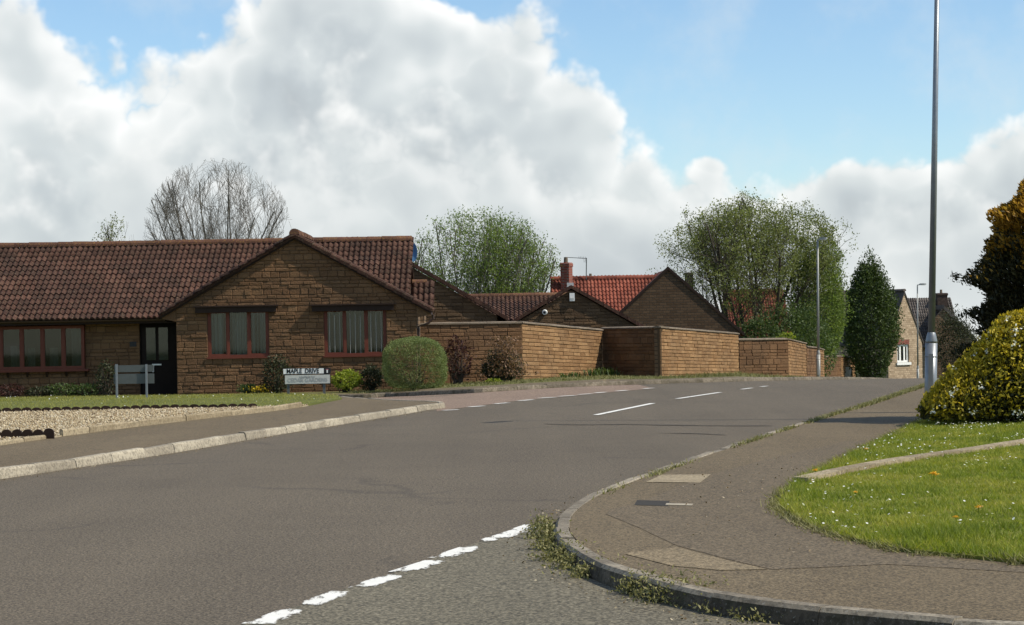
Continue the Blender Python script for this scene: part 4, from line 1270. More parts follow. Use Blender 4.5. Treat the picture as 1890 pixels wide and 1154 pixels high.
SHM, LIT = M_STONE, M_STONE2  # shaded and sunlit faces of each wall take different stone colours
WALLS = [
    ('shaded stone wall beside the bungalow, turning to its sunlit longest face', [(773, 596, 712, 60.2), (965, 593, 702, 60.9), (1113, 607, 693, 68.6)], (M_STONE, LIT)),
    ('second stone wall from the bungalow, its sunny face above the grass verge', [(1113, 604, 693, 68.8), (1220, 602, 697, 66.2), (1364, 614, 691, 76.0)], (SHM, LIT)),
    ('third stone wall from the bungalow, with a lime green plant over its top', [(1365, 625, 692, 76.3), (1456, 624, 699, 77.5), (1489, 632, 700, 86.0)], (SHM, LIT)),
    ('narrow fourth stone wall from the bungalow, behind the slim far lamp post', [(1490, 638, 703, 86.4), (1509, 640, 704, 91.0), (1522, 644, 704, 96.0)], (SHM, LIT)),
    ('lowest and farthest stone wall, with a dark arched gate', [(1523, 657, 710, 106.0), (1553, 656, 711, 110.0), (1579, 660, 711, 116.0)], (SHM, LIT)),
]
WB = []
for i, (lab, pts, ms) in enumerate(WALLS):
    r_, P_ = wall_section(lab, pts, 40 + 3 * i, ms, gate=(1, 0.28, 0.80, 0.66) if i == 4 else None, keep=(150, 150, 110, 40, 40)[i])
    WB.append(P_)

# ---- verge between the far kerb and the walls / bungalow front
FKb = offset_line(FK, 0.12)
kx = [(-20.0, 57.0)]
wall_line = [Vector((-19, YM, ZG - 0.02)), Vector((XL - 0.3, YM, ZG - 0.02)), Vector((XL, YW - 0.05, ZG - 0.01)), Vector((XR, YW - 0.05, at(770, 719, YW).z))]
for P_ in WB:
    for (b, t) in P_[0:3]: wall_line.append(b + Vector((0, 0, 0.02)))
wl = np.array([tuple(p) for p in wall_line]); wl[:, 1] += 0.0
Lw_ = np.concatenate([[0], np.cumsum(np.linalg.norm(np.diff(wl[:, :2], axis=0), axis=1))])
Lf_ = np.concatenate([[0], np.cumsum(np.linalg.norm(np.diff(FKb[:, :2], axis=0), axis=1))])
# pair by bearing from the camera so that the cross-lines stay short
bw = np.arctan2(wl[:, 0], wl[:, 1]); bf = np.arctan2(FKb[:, 0], FKb[:, 1])
bear = np.concatenate([np.linspace(math.atan2(-15, 58), bw[-1], 150), bw[3:]]); bear.sort()
KA = np.stack([np.interp(bear, bf, FKb[:, 0]), np.interp(bear, bf, FKb[:, 1])], 1)
WA = np.stack([np.interp(bear, bw, wl[:, k]) for k in range(3)], 1)
WA[:, 1] = np.maximum(WA[:, 1], KA[:, 1] + 0.3)
NV = 12
def verge_part(name, t0, t1, mat, off):
    V = []; ts = np.linspace(t0, t1, NV + 1)
    kz = terr(KA[:, 0], KA[:, 1]) + 0.105
    for i in range(len(bear)):
        for t in ts:
            x = KA[i, 0] * (1 - t) + WA[i, 0] * t; y = KA[i, 1] * (1 - t) + WA[i, 1] * t
            z = kz[i] * (1 - t) + (WA[i, 2]) * t + off
            V.append((x, y, z))
    m = NV + 1
    Fq = np.array([(i * m + j, (i + 1) * m + j, (i + 1) * m + j + 1, i * m + j + 1) for i in range(len(bear) - 1) for j in range(NV)])
    o = np_mesh(name, V, Fq, mat, smooth=True); tag(o, kind='structure'); return o, np.array(V)


verge_part('footpath', 0.0, 0.32, M_PATH, 0.0)
verge, VERGE_V = verge_part('verge', 0.32, 1.03, M_VERGE, 0.0)


def verge_pt(px, t):
    i = int(np.argmin(np.abs(bear - math.atan2((px - CX) / F, 1))))
    z0 = float(terr(KA[i, 0], KA[i, 1])) + 0.105
    return Vector((KA[i, 0] * (1 - t) + WA[i, 0] * t, KA[i, 1] * (1 - t) + WA[i, 1] * t, z0 * (1 - t) + WA[i, 2] * t))


# ------------------------------------------------------------------ neighbouring houses
def gable_roof_slab(parent, Xc, Zc, tan, run, Y0, Y1, mat, th=0.06):
    for s in (-1, 1):
        m = MB(); m.prism([(Xc, Y0, Zc), (Xc + s * run, Y0, Zc - tan * run), (Xc + s * run, Y0, Zc - tan * run - th), (Xc, Y0, Zc - th)], (0, Y1 - Y0, 0)); m.build('roof_slope', mat, parent)


def rake_tiles(parent, Xc, Zc, tan, run, Y, mat, step=0.3):
    for s in (-1, 1):
        n = int(math.hypot(run, tan * run) / step)
        for i in range(n):
            a = Vector((Xc + s * run * i / n, Y, Zc - tan * run * i / n)); b = Vector((Xc + s * run * (i + 1.04) / n, Y, Zc - tan * run * (i + 1.04) / n))
            m = MB(); m.prism([a + Vector((0, 0, -0.07)), b + Vector((0, 0, -0.07)), b + Vector((0, 0, 0.075)), a + Vector((0, 0, 0.05))], (0, 0.14, 0)); m.build('verge_tile', mat, parent)


h2 = thing('bungalow', 'second bungalow with two low stone gables behind the garden wall', 'house', (at(900, 600, 70).x, 70, -0.4), group='houses behind the walls')
# left gable: right rake runs (762,490) -> (935,588)
Y2 = 66.5
a2, b2 = at(762, 489, Y2), at(937, 589, Y2)
tan2 = (a2.z - b2.z) / (b2.x - a2.x); X2 = a2.x - 0.75; Z2 = a2.z + 0.75 * tan2; run2 = b2.x - X2
zb = -0.6
hw2 = run2 - 0.35
masonry(h2, (X2 - hw2, Y2, zb), (1, 0, 0), (0, -1, 0), [(0, 1.4), (2 * hw2, 1.4), (2 * hw2, max(1.41, Z2 - tan2 * hw2 - zb - 0.1)), (hw2, Z2 - zb - 0.1), (0, max(1.41, Z2 - tan2 * hw2 - zb - 0.1))], [], [0.115], (0.28, 0.46), M_STONE3, keep=130, seed=61)
m = MB(); m.box((X2 - hw2, Y2, zb), (X2 + hw2, Y2 + 0.2, zb + 1.4)); m.build('wall', M_COURSE, h2)
m = MB(); m.box((X2 - hw2 + 0.01, Y2 + 0.2, zb), (X2 + hw2 - 0.01, Y2 + 9, Z2 - tan2 * hw2 - 0.12)); m.build('wall', M_COURSE, h2)
gable_roof_slab(h2, X2, Z2, tan2, run2, Y2 - 0.08, Y2 + 9, M_TILE)
rake_tiles(h2, X2, Z2 + 0.02, tan2, run2, Y2 - 0.12, M_TILE)
# connecting roof with tiles facing us
Y3 = 75.0
ra, rb = at(870, 549, Y3 + 3.0), at(1020, 547, Y3 + 3.0)
ze = at(945, 592, Y3).z
S3 = Vector((0, 3.0, ra.z - ze)); L3 = S3.length
tile_slope(h2, (ra.x - 1.0, Y3, ze), (1, 0, 0), S3, rb.x - ra.x + 1.6, L3, M_TILE, keep=120, seed=31)
m = MB(); m.prism([(ra.x - 1.0, Y3 + 0.02, ze - 0.05), (ra.x - 1.0, Y3 + 3.0, ra.z - 0.04), (ra.x - 1.0, Y3 + 6.0, ze - 0.05)], (rb.x - ra.x + 1.6, 0, 0)); m.build('roof_deck', M_TILE, h2)
ridge_run(h2, (ra.x - 1.0, Y3 + 3.0, ra.z + 0.03), (rb.x + 0.6, Y3 + 3.0, ra.z + 0.03), M_RIDGE)
m = MB(); m.box((ra.x - 0.9, Y3 + 0.4, zb - 0.2), (rb.x + 0.5, Y3 + 5.6, ze - 0.02)); m.build('wall', M_COURSE, h2)
# right gable with alarm box and lamp
Y4 = 72.6
a4, l4, r4 = at(1054, 530, Y4), at(957, 590, Y4), at(1187, 602, Y4)
tan4 = 0.5 * ((a4.z - l4.z) / (a4.x - l4.x) + (a4.z - r4.z) / (r4.x - a4.x)); run4 = r4.x - a4.x; hw4 = run4 - 0.3
masonry(h2, (a4.x - hw4, Y4, zb - 0.3), (1, 0, 0), (0, -1, 0), [(0, 1.7), (2 * hw4, 1.7), (2 * hw4, max(1.72, a4.z - tan4 * hw4 - zb + 0.3 - 0.1)), (hw4, a4.z - zb + 0.3 - 0.1), (0, max(1.72, a4.z - tan4 * hw4 - zb + 0.3 - 0.1))], [], [0.115], (0.28, 0.46), M_STONE3, keep=150, seed=71)
m = MB(); m.box((a4.x - hw4, Y4, zb - 0.3), (a4.x + hw4, Y4 + 0.2, zb + 1.4)); m.build('wall', M_COURSE, h2)
m = MB(); m.box((a4.x - hw4 + 0.01, Y4 + 0.2, zb - 0.3), (a4.x + hw4 - 0.01, Y4 + 4, a4.z - tan4 * hw4 - 0.12)); m.build('wall', M_COURSE, h2)
gable_roof_slab(h2, a4.x, a4.z, tan4, run4, Y4 - 0.08, Y4 + 4.2, M_TILE)
rake_tiles(h2, a4.x, a4.z + 0.02, tan4, run4, Y4 - 0.12, M_TILE)
p0, p1 = at(1051.5, 556, Y4 - 0.1), at(1060.5, 541, Y4 - 0.1)
m = MB(); m.box((p0.x, Y4 - 0.12, p0.z), (p1.x, Y4 - 0.02, p1.z)); box_ = m.build('alarm_box', M_WHITE, h2)
m = MB(); m.box((p0.x + 0.03, Y4 - 0.128, p0.z + 0.04), (p1.x - 0.03, Y4 - 0.12, p0.z + 0.12)); m.build('alarm_label', M_SIGNW, box_)
c = at(1006, 576, Y4 - 0.1)
m = MB(); m.tube([(c.x, Y4 - 0.02, c.z), (c.x - 0.01, Y4 - 0.10, c.z - 0.01), (c.x - 0.02, Y4 - 0.17, c.z - 0.02)], [0.09, 0.10, 0.085], 12); lam = m.build('security_lamp', M_WHITE, h2)
m = MB(); m.tube([(c.x - 0.02, Y4 - 0.171, c.z - 0.02), (c.x - 0.02, Y4 - 0.185, c.z - 0.022)], [0.05, 0.04], 10); m.build('lens', M_BLACK, lam)
# blue dish peeping past the bungalow's roof end
c = at(763, 466, Y2 + 1.0)
m = MB(); m.tube([(c.x, Y2 + 1.0, Z2 - 0.1), (c.x, Y2 + 1.0, c.z)], 0.02, 6); di = m.build('dish_mast', M_STEEL, h2)
V = [(c.x, Y2 + 0.95, c.z)] + [(c.x + 0.14 * math.cos(k * math.pi / 8), Y2 + 0.88, c.z + 0.32 * math.sin(k * math.pi / 8)) for k in range(16)]
m = MB(); m.add(V, [(0, 1 + k, 1 + (k + 1) % 16) for k in range(16)]); m.build('dish', M_BLUE, di)

# red-roofed house
Y5 = 88.0
h3 = thing('house', 'house with an orange red tiled roof, red chimney and brown gable', 'house', (at(1232, 600, Y5).x, Y5, -1.0), group='houses behind the walls')
a5 = at(1233, 496, Y5); tan5 = 0.90; run5 = 3.3
m = MB(); m.prism([(a5.x - run5 + .2, Y5, -1.5), (a5.x + run5 - .2, Y5, -1.5), (a5.x + run5 - .2, Y5, a5.z - tan5 * (run5 - .2)), (a5.x, Y5, a5.z - 0.02), (a5.x - run5 + .2, Y5, a5.z - tan5 * (run5 - .2))], (0, 0.3, 0)); m.build('gable_wall', M_COURSE_DARK, h3)
m = MB(); m.box((a5.x - run5 + .25, Y5 + 0.3, -1.5), (a5.x + run5 - .25, Y5 + 8, a5.z - tan5 * run5)); m.build('wall', M_COURSE_DARK, h3)
gable_roof_slab(h3, a5.x, a5.z, tan5, run5, Y5 + 0.1, Y5 + 8, M_TILE_RED)
for s in (-1, 1):
    m = MB(); m.prism([(a5.x, Y5 - 0.06, a5.z - 0.05), (a5.x + s * run5, Y5 - 0.06, a5.z - tan5 * run5 - 0.05), (a5.x + s * run5, Y5 - 0.06, a5.z - tan5 * run5 + 0.10), (a5.x, Y5 - 0.06, a5.z + 0.10)], (0, 0.34, 0)); m.build('verge_coping', M_BROWN, h3)
Y6 = Y5 + 0.8
r0, r1 = at(1052, 516, Y6 + 3.2), at(1225, 509, Y6 + 3.2)
ze = r0.z - 3.2 * 0.75
Lr = math.hypot(3.2, 3.2 * 0.75)
tile_slope(h3, (r0.x - 0.9, Y6, ze), (1, 0, 0), (0, 3.2, 3.2 * 0.75), r1.x - r0.x + 1.2, Lr, M_TILE_RED, keep=220, seed=33, score=lambda c: -c.z)
m = MB(); m.prism([(r0.x - 0.9, Y6, ze - 0.05), (r0.x - 0.9, Y6 + 3.2, r0.z - 0.05), (r0.x - 0.9, Y6 + 6.4, ze - 0.05)], (r1.x - r0.x + 1.6, 0, 0)); m.build('roof_deck', M_TILE_RED, h3)
ridge_run(h3, (r0.x - 0.9, Y6 + 3.2, r0.z + 0.04), (r1.x, Y6 + 3.2, r0.z + 0.04), M_TILE_RED)
m = MB(); m.box((r0.x - 0.7, Y6 + 0.4, -1.6), (r1.x + 0.3, Y6 + 6, ze)); m.build('wall', M_COURSE_DARK, h3)
# chimney set diagonally
def chimney(parent, px, pyt, pyb, Y, w, mat, rot=45, pot=True, mat_cap=None):
    c0, c1 = at(px, pyb, Y), at(px, pyt, Y)
    def sq(hw, z): return [Vector((c0.x + hw * math.sqrt(2) * math.cos(math.radians(rot + 90 * k)), Y + hw * math.sqrt(2) * math.sin(math.radians(rot + 90 * k)), z)) for k in range(4)]
    m = MB()
    zs = [(w, c0.z - 0.6), (w, c1.z - 0.22), (w * 1.12, c1.z - 0.16), (w * 1.12, c1.z - 0.05), (w * 0.95, c1.z)]
    V = []
    for hw, z in zs: V += sq(hw, z)
    f = [(i * 4 + k, i * 4 + (k + 1) % 4, (i + 1) * 4 + (k + 1) % 4, (i + 1) * 4 + k) for i in range(len(zs) - 1) for k in range(4)] + [(16, 17, 18, 19)]
    m.add(V, f); ch = m.build('chimney', mat, parent)
    if pot:
        m = MB(); m.tube([(c0.x - 0.02, Y, c1.z - 0.02), (c0.x - 0.02, Y, c1.z + 0.25)], [0.10, 0.085], 10); m.build('chimney_pot', M_CAP, ch)
    return ch, c0, c1


ch, c0, c1 = chimney(h3, 1046, 485, 528, Y6 + 2.6, 0.21, M_BRICKRED, rot=20)
m = MB(); m.box((c0.x + 0.0, Y6 + 2.2, c0.z - 0.1), (c0.x + 0.3, Y6 + 2.3, c0.z + 0.14)); m.build('flashing', M_LEAD, ch)
c, t_ = at(1082, 516, Y6 + 3.0), at(1082.5, 476, Y6 + 3.0)
m = MB(); m.tube([c, t_], 0.022, 6); ma = m.build('aerial_mast', M_SIGNG, h3)
l_ = at(1043, 475, Y6 + 3.0)
m = MB(); m.tube([t_ - Vector((0, 0, 0.03)), l_], 0.016, 6)
m.build('aerial_boom', M_SIGNG, ma)
for k in range(5):
    q = t_ + (l_ - t_) * (0.06 + 0.075 * k)
    m = MB(); m.tube([q + Vector((0, 0, 0.05)), q + Vector((0.02, -0.1, -0.22 if k < 2 else -0.05))], 0.008, 4); m.build('aerial_element', M_SIGNG, ma)
c = at(1090, 514, Y6 + 3.2)
m = MB(); m.box((c.x - 0.14, Y6 + 3.05, c.z - 0.1), (c.x + 0.14, Y6 + 3.35, c.z + 0.05)); m.build('vent_block', M_TILE_RED, h3)
m = MB(); m.tube([(c.x, Y6 + 3.2, c.z + 0.05), (c.x, Y6 + 3.2, c.z + 0.22)], [0.07, 0.06], 8); m.build('vent_pot', M_CAP, h3)

# red roof glimpsed behind the big tree
Y7 = 128.0
h4 = thing('house', 'red roofed house half hidden behind the big budding tree', 'house', (at(1370, 600, Y7).x, Y7, -2.4), group='houses behind the walls')
r0, r1 = at(1335, 540, Y7 + 4), at(1440, 537, Y7 + 4); ze = r0.z - 4 * 0.8
m = MB(); m.prism([(r0.x, Y7, ze - 0.06), (r0.x, Y7 + 4, r0.z - 0.06), (r0.x, Y7 + 8, ze - 0.06)], (r1.x - r0.x, 0, 0)); m.build('roof_deck', M_TILE_RED, h4)
tile_slope(h4, (r0.x, Y7, ze), (1, 0, 0), (0, 4, 3.2), r1.x - r0.x, math.hypot(4, 3.2), M_TILE_RED, keep=0, seed=35)
m = MB(); m.box((r0.x + 0.2, Y7 + 0.4, -3), (r1.x - 0.2, Y7 + 7.6, ze)); m.build('wall', M_COURSE_DARK, h4)
ridge_run(h4, (r0.x, Y7 + 4, r0.z + 0.04), (r1.x, Y7 + 4, r0.z + 0.04), M_TILE_RED)
chimney(h4, 1272, 503, 540, Y7 + 3, 0.26, M_CHIM_DK, rot=45, pot=False)
m = MB(); q = at(1272, 540, Y7 + 3); m.box((q.x - 0.35, Y7 + 2.6, -3), (q.x + 0.35, Y7 + 3.4, q.z - 0.3)); m.build('wall', M_COURSE_DARK, h4)

# pale stone house at the end of the road
Y8 = 125.0
h5 = thing('house', 'pale stone house with steep gable and white casement window', 'house', (at(1670, 700, Y8).x, Y8, -2.6))
a8, e8 = at(1669.5, 539, Y8), at(1711, 628, Y8)
tan8 = (a8.z - e8.z) / (e8.x - a8.x); hw8 = (e8.x - a8.x) / 0.88; tan8 *= 0.88
zb8 = -3.4
wx0, wx1, wz0, wz1 = at(1650.5, 672, Y8).x, at(1682, 672, Y8).x, at(1666, 669, Y8).z, at(1666, 636, Y8).z
xl8, xr8 = a8.x - hw8, a8.x + hw8
m = MB()
yf, yb = Y8, Y8 + 0.3
def face8(poly): m.prism([(x, yf, z) for x, z in poly], (0, 0.3, 0))
face8([(xl8, zb8), (wx0, zb8), (wx0, wz1), (xl8, wz1)]); face8([(wx1, zb8), (xr8, zb8), (xr8, wz1), (wx1, wz1)]); face8([(wx0, zb8), (wx1, zb8), (wx1, wz0), (wx0, wz0)])
zl = a8.z - tan8 * hw8
if zl > wz1: face8([(xl8, wz1), (xr8, wz1), (xr8, zl), (a8.x, a8.z), (xl8, zl)])
else:
    q = (a8.z - wz1) / tan8; face8([(a8.x - q, wz1), (a8.x + q, wz1), (a8.x, a8.z)])
m.build('gable_wall', M_RUBBLE, h5)
m = MB(); m.box((xl8 + .02, Y8 + 0.3, zb8), (xr8 - .02, Y8 + 9, max(zl, zb8 + 1))); m.build('wall', M_RUBBLE, h5)
gable_roof_slab(h5, a8.x, a8.z + 0.06, tan8, hw8 + 0.12, Y8 - 0.06, Y8 + 9, M_TILE_GREY, th=0.12)
ridge_run(h5, (a8.x, Y8 - 0.06, a8.z + 0.09), (a8.x, Y8 + 9, a8.z + 0.09), M_TILE_GREY)
# cross roof seen to the left of the gable
rl = at(1610, 540, Y8 + 5); m = MB()
m.prism([(rl.x, Y8 + 1.4, a8.z - 3.3 * tan8 * 0.75), (rl.x, Y8 + 5, a8.z + 0.02), (rl.x, Y8 + 8.6, a8.z - 3.3 * tan8 * 0.75)], (a8.x - rl.x, 0, 0)); m.build('cross_roof', M_TILE_GREY, h5)
Sx = Vector((0, 3.6, 3.3 * tan8 * 0.75 + 0.02)); tile_slope(h5, (rl.x, Y8 + 1.36, a8.z - 3.3 * tan8 * 0.75), (1, 0, 0), Sx, a8.x - rl.x, Sx.length, M_TILE_GREY, keep=60, seed=36, mask=lambda c: c.z > a8.z - tan8 * abs(c.x - a8.x), score=lambda c: -c.x)
m = MB(); m.box((rl.x + 0.2, Y8 + 1.8, zb8), (a8.x - 0.1, Y8 + 8, a8.z - 3.3 * tan8 * 0.75)); m.build('wall', M_RUBBLE, h5)
window(h5, wx0 + 0.005, wx1 - 0.005, wz0 + 0.005, wz1 - 0.005, Y8 + 0.08, 3, mat=M_WHITE, curtain=None, fw=0.10)
m = MB(); m.box((wx0 - 0.1, Y8 - 0.09, wz0 - 0.16), (wx1 + 0.1, Y8 + 0.06, wz0)); m.build('window_sill', M_WHITE, h5)
for i in range(9):
    u0 = wx0 - 0.02 + (wx1 - wx0 + 0.04) * i / 9; m = MB(); m.box((u0 + 0.006, Y8 - 0.02, wz1 + 0.002), (u0 + (wx1 - wx0 + 0.04) / 9 - 0.006, Y8 + 0.05, wz1 + 0.30)); m.build('lintel_brick', M_BRICKRED, h5)

h5.rotation_euler = (0, 0, math.radians(36))
Y9 = 142.0
h6 = thing('house', 'grey roofed stone house with dark chimney behind the tall lamp post', 'house', (at(1740, 700, Y9).x, Y9, -3), group='houses at the road end')
r0, r1 = at(1672, 556, Y9 + 3.5), at(1752, 560, Y9 + 3.5); e9 = at(1790, 618, Y9).z
ze9 = r0.z - 3.5 * 0.95
m = MB(); m.prism([(r0.x - 2, Y9, ze9), (r0.x - 2, Y9 + 3.5, r0.z), (r0.x - 2, Y9 + 7, ze9)], (r1.x - r0.x + 2, 0, 0)); m.build('roof_deck', M_TILE_GREY, h6)
S9 = Vector((0, 3.5, 3.5 * 0.95)); tile_slope(h6, (r0.x - 2, Y9 - 0.04, ze9 - 0.0), (1, 0, 0), S9, r1.x - r0.x + 2, S9.length, M_TILE_GREY, keep=100, seed=37, score=lambda c: -c.z)
m = MB(); m.box((r0.x - 1.8, Y9 + 0.4, -4), (r1.x - 0.05, Y9 + 6.6, ze9)); m.build('wall', M_RUBBLE, h6)
# gable roof wing falling to the right
xg9 = at(1740, 560, Y9).x
m = MB(); m.prism([(xg9, Y9 - 0.3, at(1742, 563, Y9).z), (at(1802, 626, Y9).x, Y9 - 0.3, at(1802, 626, Y9).z), (at(1802, 626, Y9).x, Y9 - 0.3, at(1802, 634, Y9).z), (xg9, Y9 - 0.3, at(1742, 571, Y9).z)], (0, 7, 0)); m.build('roof_slope', M_TILE_GREY, h6)
m = MB(); m.prism([(xg9 - 1.0, Y9 - 0.2, -4), (at(1800, 626, Y9).x, Y9 - 0.2, -4), (at(1800, 630, Y9).x, Y9 - 0.2, at(1800, 632, Y9).z), (xg9, Y9 - 0.2, at(1742, 569, Y9).z), (xg9 - 1.0, Y9 - 0.2, at(1715, 600, Y9).z)], (0, 0.4, 0)); m.build('gable_wall', M_COURSE, h6)
chimney(h6, 1738, 541, 572, Y9 + 3.0, 0.36, M_CHIM_DK, rot=45)

# ------------------------------------------------------------------ signs and lamp posts
def text_mesh(body, size, mat, parent, loc, name='lettering', extrude=0.0, align='CENTER', width=None, bold=0.0):
    cu = bpy.data.curves.new(name, 'FONT'); cu.body = body; cu.size = size; cu.align_x = align; cu.align_y = 'CENTER'; cu.extrude = 0.002; cu.offset = bold
    tmp = bpy.data.objects.new(name, cu); COL.objects.link(tmp)
    bpy.context.view_layer.update()
    me = bpy.data.meshes.new_from_object(tmp.evaluated_get(bpy.context.evaluated_depsgraph_get()))
    bpy.data.objects.remove(tmp)
    co = np.empty(len(me.vertices) * 3); me.vertices.foreach_get('co', co); co = co.reshape(-1, 3)
    sx = 1.0
    if width: sx = width / (co[:, 0].max() - co[:, 0].min())
    V = np.stack([co[:, 0] * sx + loc[0], -co[:, 2] + loc[1], co[:, 1] + loc[2]], 1)
    me.vertices.foreach_set('co', V.astype(np.float32).ravel()); me.update(); me.name = name
    me.materials.clear(); me.materials.append(mat)
    return link(bpy.data.objects.new(name, me), parent)


YS = 55.2
sb = at(566, 723, YS)
sign = thing('street_sign', 'white MAPLE DRIVE street name sign on low posts by the shrubs', 'street sign', (sb.x, YS, sb.z))
for px in (532, 598):
    q = at(px, 726, YS); m = MB(); m.box((q.x - 0.035, YS + 0.03, q.z - 0.25), (q.x + 0.035, YS + 0.09, at(px, 681, YS).z)); m.build('post', M_SIGNG, sign)
def plate(x0, x1, y0, y1, mat, Y, rim):
    a, b = at(x0, (y0 + y1) / 2, Y), at(x1, (y0 + y1) / 2, Y); z0, z1 = at((x0 + x1) / 2, y1, Y).z, at((x0 + x1) / 2, y0, Y).z
    m = MB(); m.box((a.x - rim, Y, z0 - rim), (b.x + rim, Y + 0.02, z1 + rim)); p = m.build('name_plate', M_BLACK, sign)
    m = MB(); m.box((a.x, Y - 0.006, z0), (b.x, Y - 0.001, z1)); m.build('plate_face', mat, p)
    return p, a.x, b.x, z0, z1
p, x0, x1, z0, z1 = plate(523, 597.5, 680.5, 690, M_WHITE, YS, 0.012)
text_mesh('MAPLE  DRIVE', 0.17, M_BLACK, p, ((x0 + x1) / 2 - 0.02, YS - 0.010, (z0 + z1) / 2), width=(x1 - x0) * 0.80, bold=0.004)
p, x0, x1, z0, z1 = plate(598.5, 609.5, 679.8, 689.5, M_BLACK, YS - 0.001, 0.012)
m = MB(); cx = (x0 + x1) / 2; m.box((cx - 0.018, YS - 0.012, z0 + 0.02), (cx + 0.018, YS - 0.0075, z1 - 0.045)); m.build('road_symbol', M_WHITE, p)
m = MB(); m.box((cx - 0.04, YS - 0.012, z1 - 0.045), (cx + 0.04, YS - 0.0075, z1 - 0.02)); m.build('road_symbol', mat_plain('faded_red', (0.25, 0.08, 0.08)), p)
p, x0, x1, z0, z1 = plate(526, 609, 692.2, 708.3, M_SIGNW, YS, 0.010)
text_mesh('LEADING TO', 0.07, M_GREYTXT, p, ((x0 + x1) / 2, YS - 0.010, z1 - 0.055), width=0.42)
text_mesh('CEDAR GARDENS', 0.15, M_GREYTXT, p, ((x0 + x1) / 2, YS - 0.010, (z0 + z1) / 2 - 0.02), width=(x1 - x0) * 0.88)

YS2 = 46.9
sb = at(247, 730, YS2)
sign2 = thing('street_sign', 'low street name sign seen from behind, in front of the dark door', 'street sign', (sb.x, YS2, sb.z))
for px in (216.5, 271.5):
    q = at(px, 732, YS2); m = MB(); m.box((q.x - 0.022, YS2 - 0.06, q.z - 0.2), (q.x + 0.022, YS2 - 0.01, at(px, 672.5, YS2).z)); m.build('post', M_STEEL, sign2)
for (y0, y1, x0, x1) in ((673.5, 687.5, 211, 283), (689.5, 709, 210, 284)):
    a, b = at(x0, y1, YS2), at(x1, y0, YS2); m = MB(); m.box((a.x, YS2, a.z), (b.x, YS2 + 0.03, b.z)); m.build('name_plate', M_SIGNG, sign2)


def lamp_post(label, base, topz, r_shaft, r_top, r_base, base_h, lean, arm, mat, shoulder=True, name='lamp_post'):
    base = Vector(base)
    root = thing(name, label, 'lamp post', base, group='street lamp posts')
    L = Vector((lean, 0, 1)); z0 = base.z
    def P(z): return Vector((base.x + lean * (z - z0), base.y, z))
    zs = z0 + base_h
    m = MB(); m.tube([P(z0 - 0.3), P(zs - 0.14)], [r_base, r_base], 20); bs = m.build('base_column', mat, root, smooth=True)
    m = MB(); m.tube([P(zs - 0.14), P(zs - 0.10), P(zs - 0.03), P(zs + 0.02), P(zs + 0.03)], [r_base, r_base * 0.97, r_base * 0.8, r_shaft * 1.12, r_shaft * 0.99], 20); m.build('shoulder', mat, root, smooth=True)
    m = MB(); m.tube([P(zs - 0.36), P(zs - 0.34)], [r_base * 1.035, r_base * 1.035], 20); m.build('band', mat, root, smooth=True)
    m = MB(); m.tube([P(zs + 0.02), P(z0 + (topz - z0) * 0.6), P(topz)], [r_shaft, (r_shaft + r_top) / 2, r_top], 16); m.build('shaft', mat, root, smooth=True)
    d = MB(); dd = P(z0 + 0.45); d.obox((dd.x - r_base * 0.2, dd.y - r_base * 0.995, dd.z + 0.15), (r_base * 0.38, 0, 0), (0, 0.006, 0), (lean * 0.3, 0, 0.30)); d.build('access_door', mat, root)
    # bracket arm and lantern
    t = P(topz); ax = Vector(arm); n = ax.normalized(); sd = Vector((0, 0, 1)).cross(n)
    m = MB(); m.tube([t - Vector((0, 0, 0.05)), t + Vector((0, 0, 0.02)), t + ax * 0.3 + Vector((0, 0, 0.05))], [r_top * 0.9, r_top * 0.9, r_top * 0.7], 8); m.build('bracket', mat, root, smooth=True)
    c = t + ax * 0.62 + Vector((0, 0, 0.06))
    V = []
    for (s, w, h) in ((-1, 0.05, 0.035), (-0.6, 0.085, 0.06), (0.3, 0.10, 0.06), (0.85, 0.08, 0.05), (1, 0.04, 0.03)):
        q = c + ax * 0.42 * s
        V += [q - sd * w - Vector((0, 0, h * 0.4)), q + sd * w - Vector((0, 0, h * 0.4)), q + sd * w * 0.75 + Vector((0, 0, h)), q - sd * w * 0.75 + Vector((0, 0, h))]
    f = [(i * 4 + k, i * 4 + (k + 1) % 4, (i + 1) * 4 + (k + 1) % 4, (i + 1) * 4 + k) for i in range(4) for k in range(4)] + [(3, 2, 1, 0), (16, 17, 18, 19)]
    m = MB(); m.add(V, f); lan = m.build('lantern', M_STEEL2, root)
    m = MB(); m.obox(c - Vector((0, 0, 0.04)), ax * 0.3, sd * 0.06, (0, 0, 0.012)); m.build('lens', M_WHITE, lan)
    return root


YPOLE = 31.5
pb = at(1719, 700, YPOLE); gz_ = float(lawn_r_z(pb.x, YPOLE))
pt = at(1729, 0, YPOLE)
lean = (at(1729, 20, YPOLE).x - at(1718.5, 660, YPOLE).x) / (at(1729, 20, YPOLE).z - at(1718.5, 660, YPOLE).z)
bx = at(1718.5, 660, YPOLE).x - lean * (at(1718.5, 660, YPOLE).z - gz_)
lamp_post('tall near grey lamp post rising out of the frame behind the yellow bush', (bx, YPOLE, gz_), gz_ + 7.4, 0.056, 0.036, 0.094, at(1718, 617, YPOLE).z - gz_, lean, (-0.5, -0.6, 0), M_STEEL)
Yp = 84.0
pb = at(1510.5, 701, Yp); zt = at(1513, 444, Yp).z
lamp_post('slim far lamp post standing before the garden walls', (pb.x, Yp, pb.z - 0.1), zt, 0.055, 0.04, 0.085, 1.3, 0.012, (0.35, -0.25, 0), M_STEEL2)
Yp = 119.0
pb = at(1694, 704, Yp); zt = at(1697, 527, Yp).z
lamp_post('farthest thin lamp post in front of the pale stone house', (pb.x, Yp, pb.z - 0.4), zt, 0.05, 0.036, 0.075, 1.3, 0.012, (0.5, -0.1, 0), M_STEEL2)

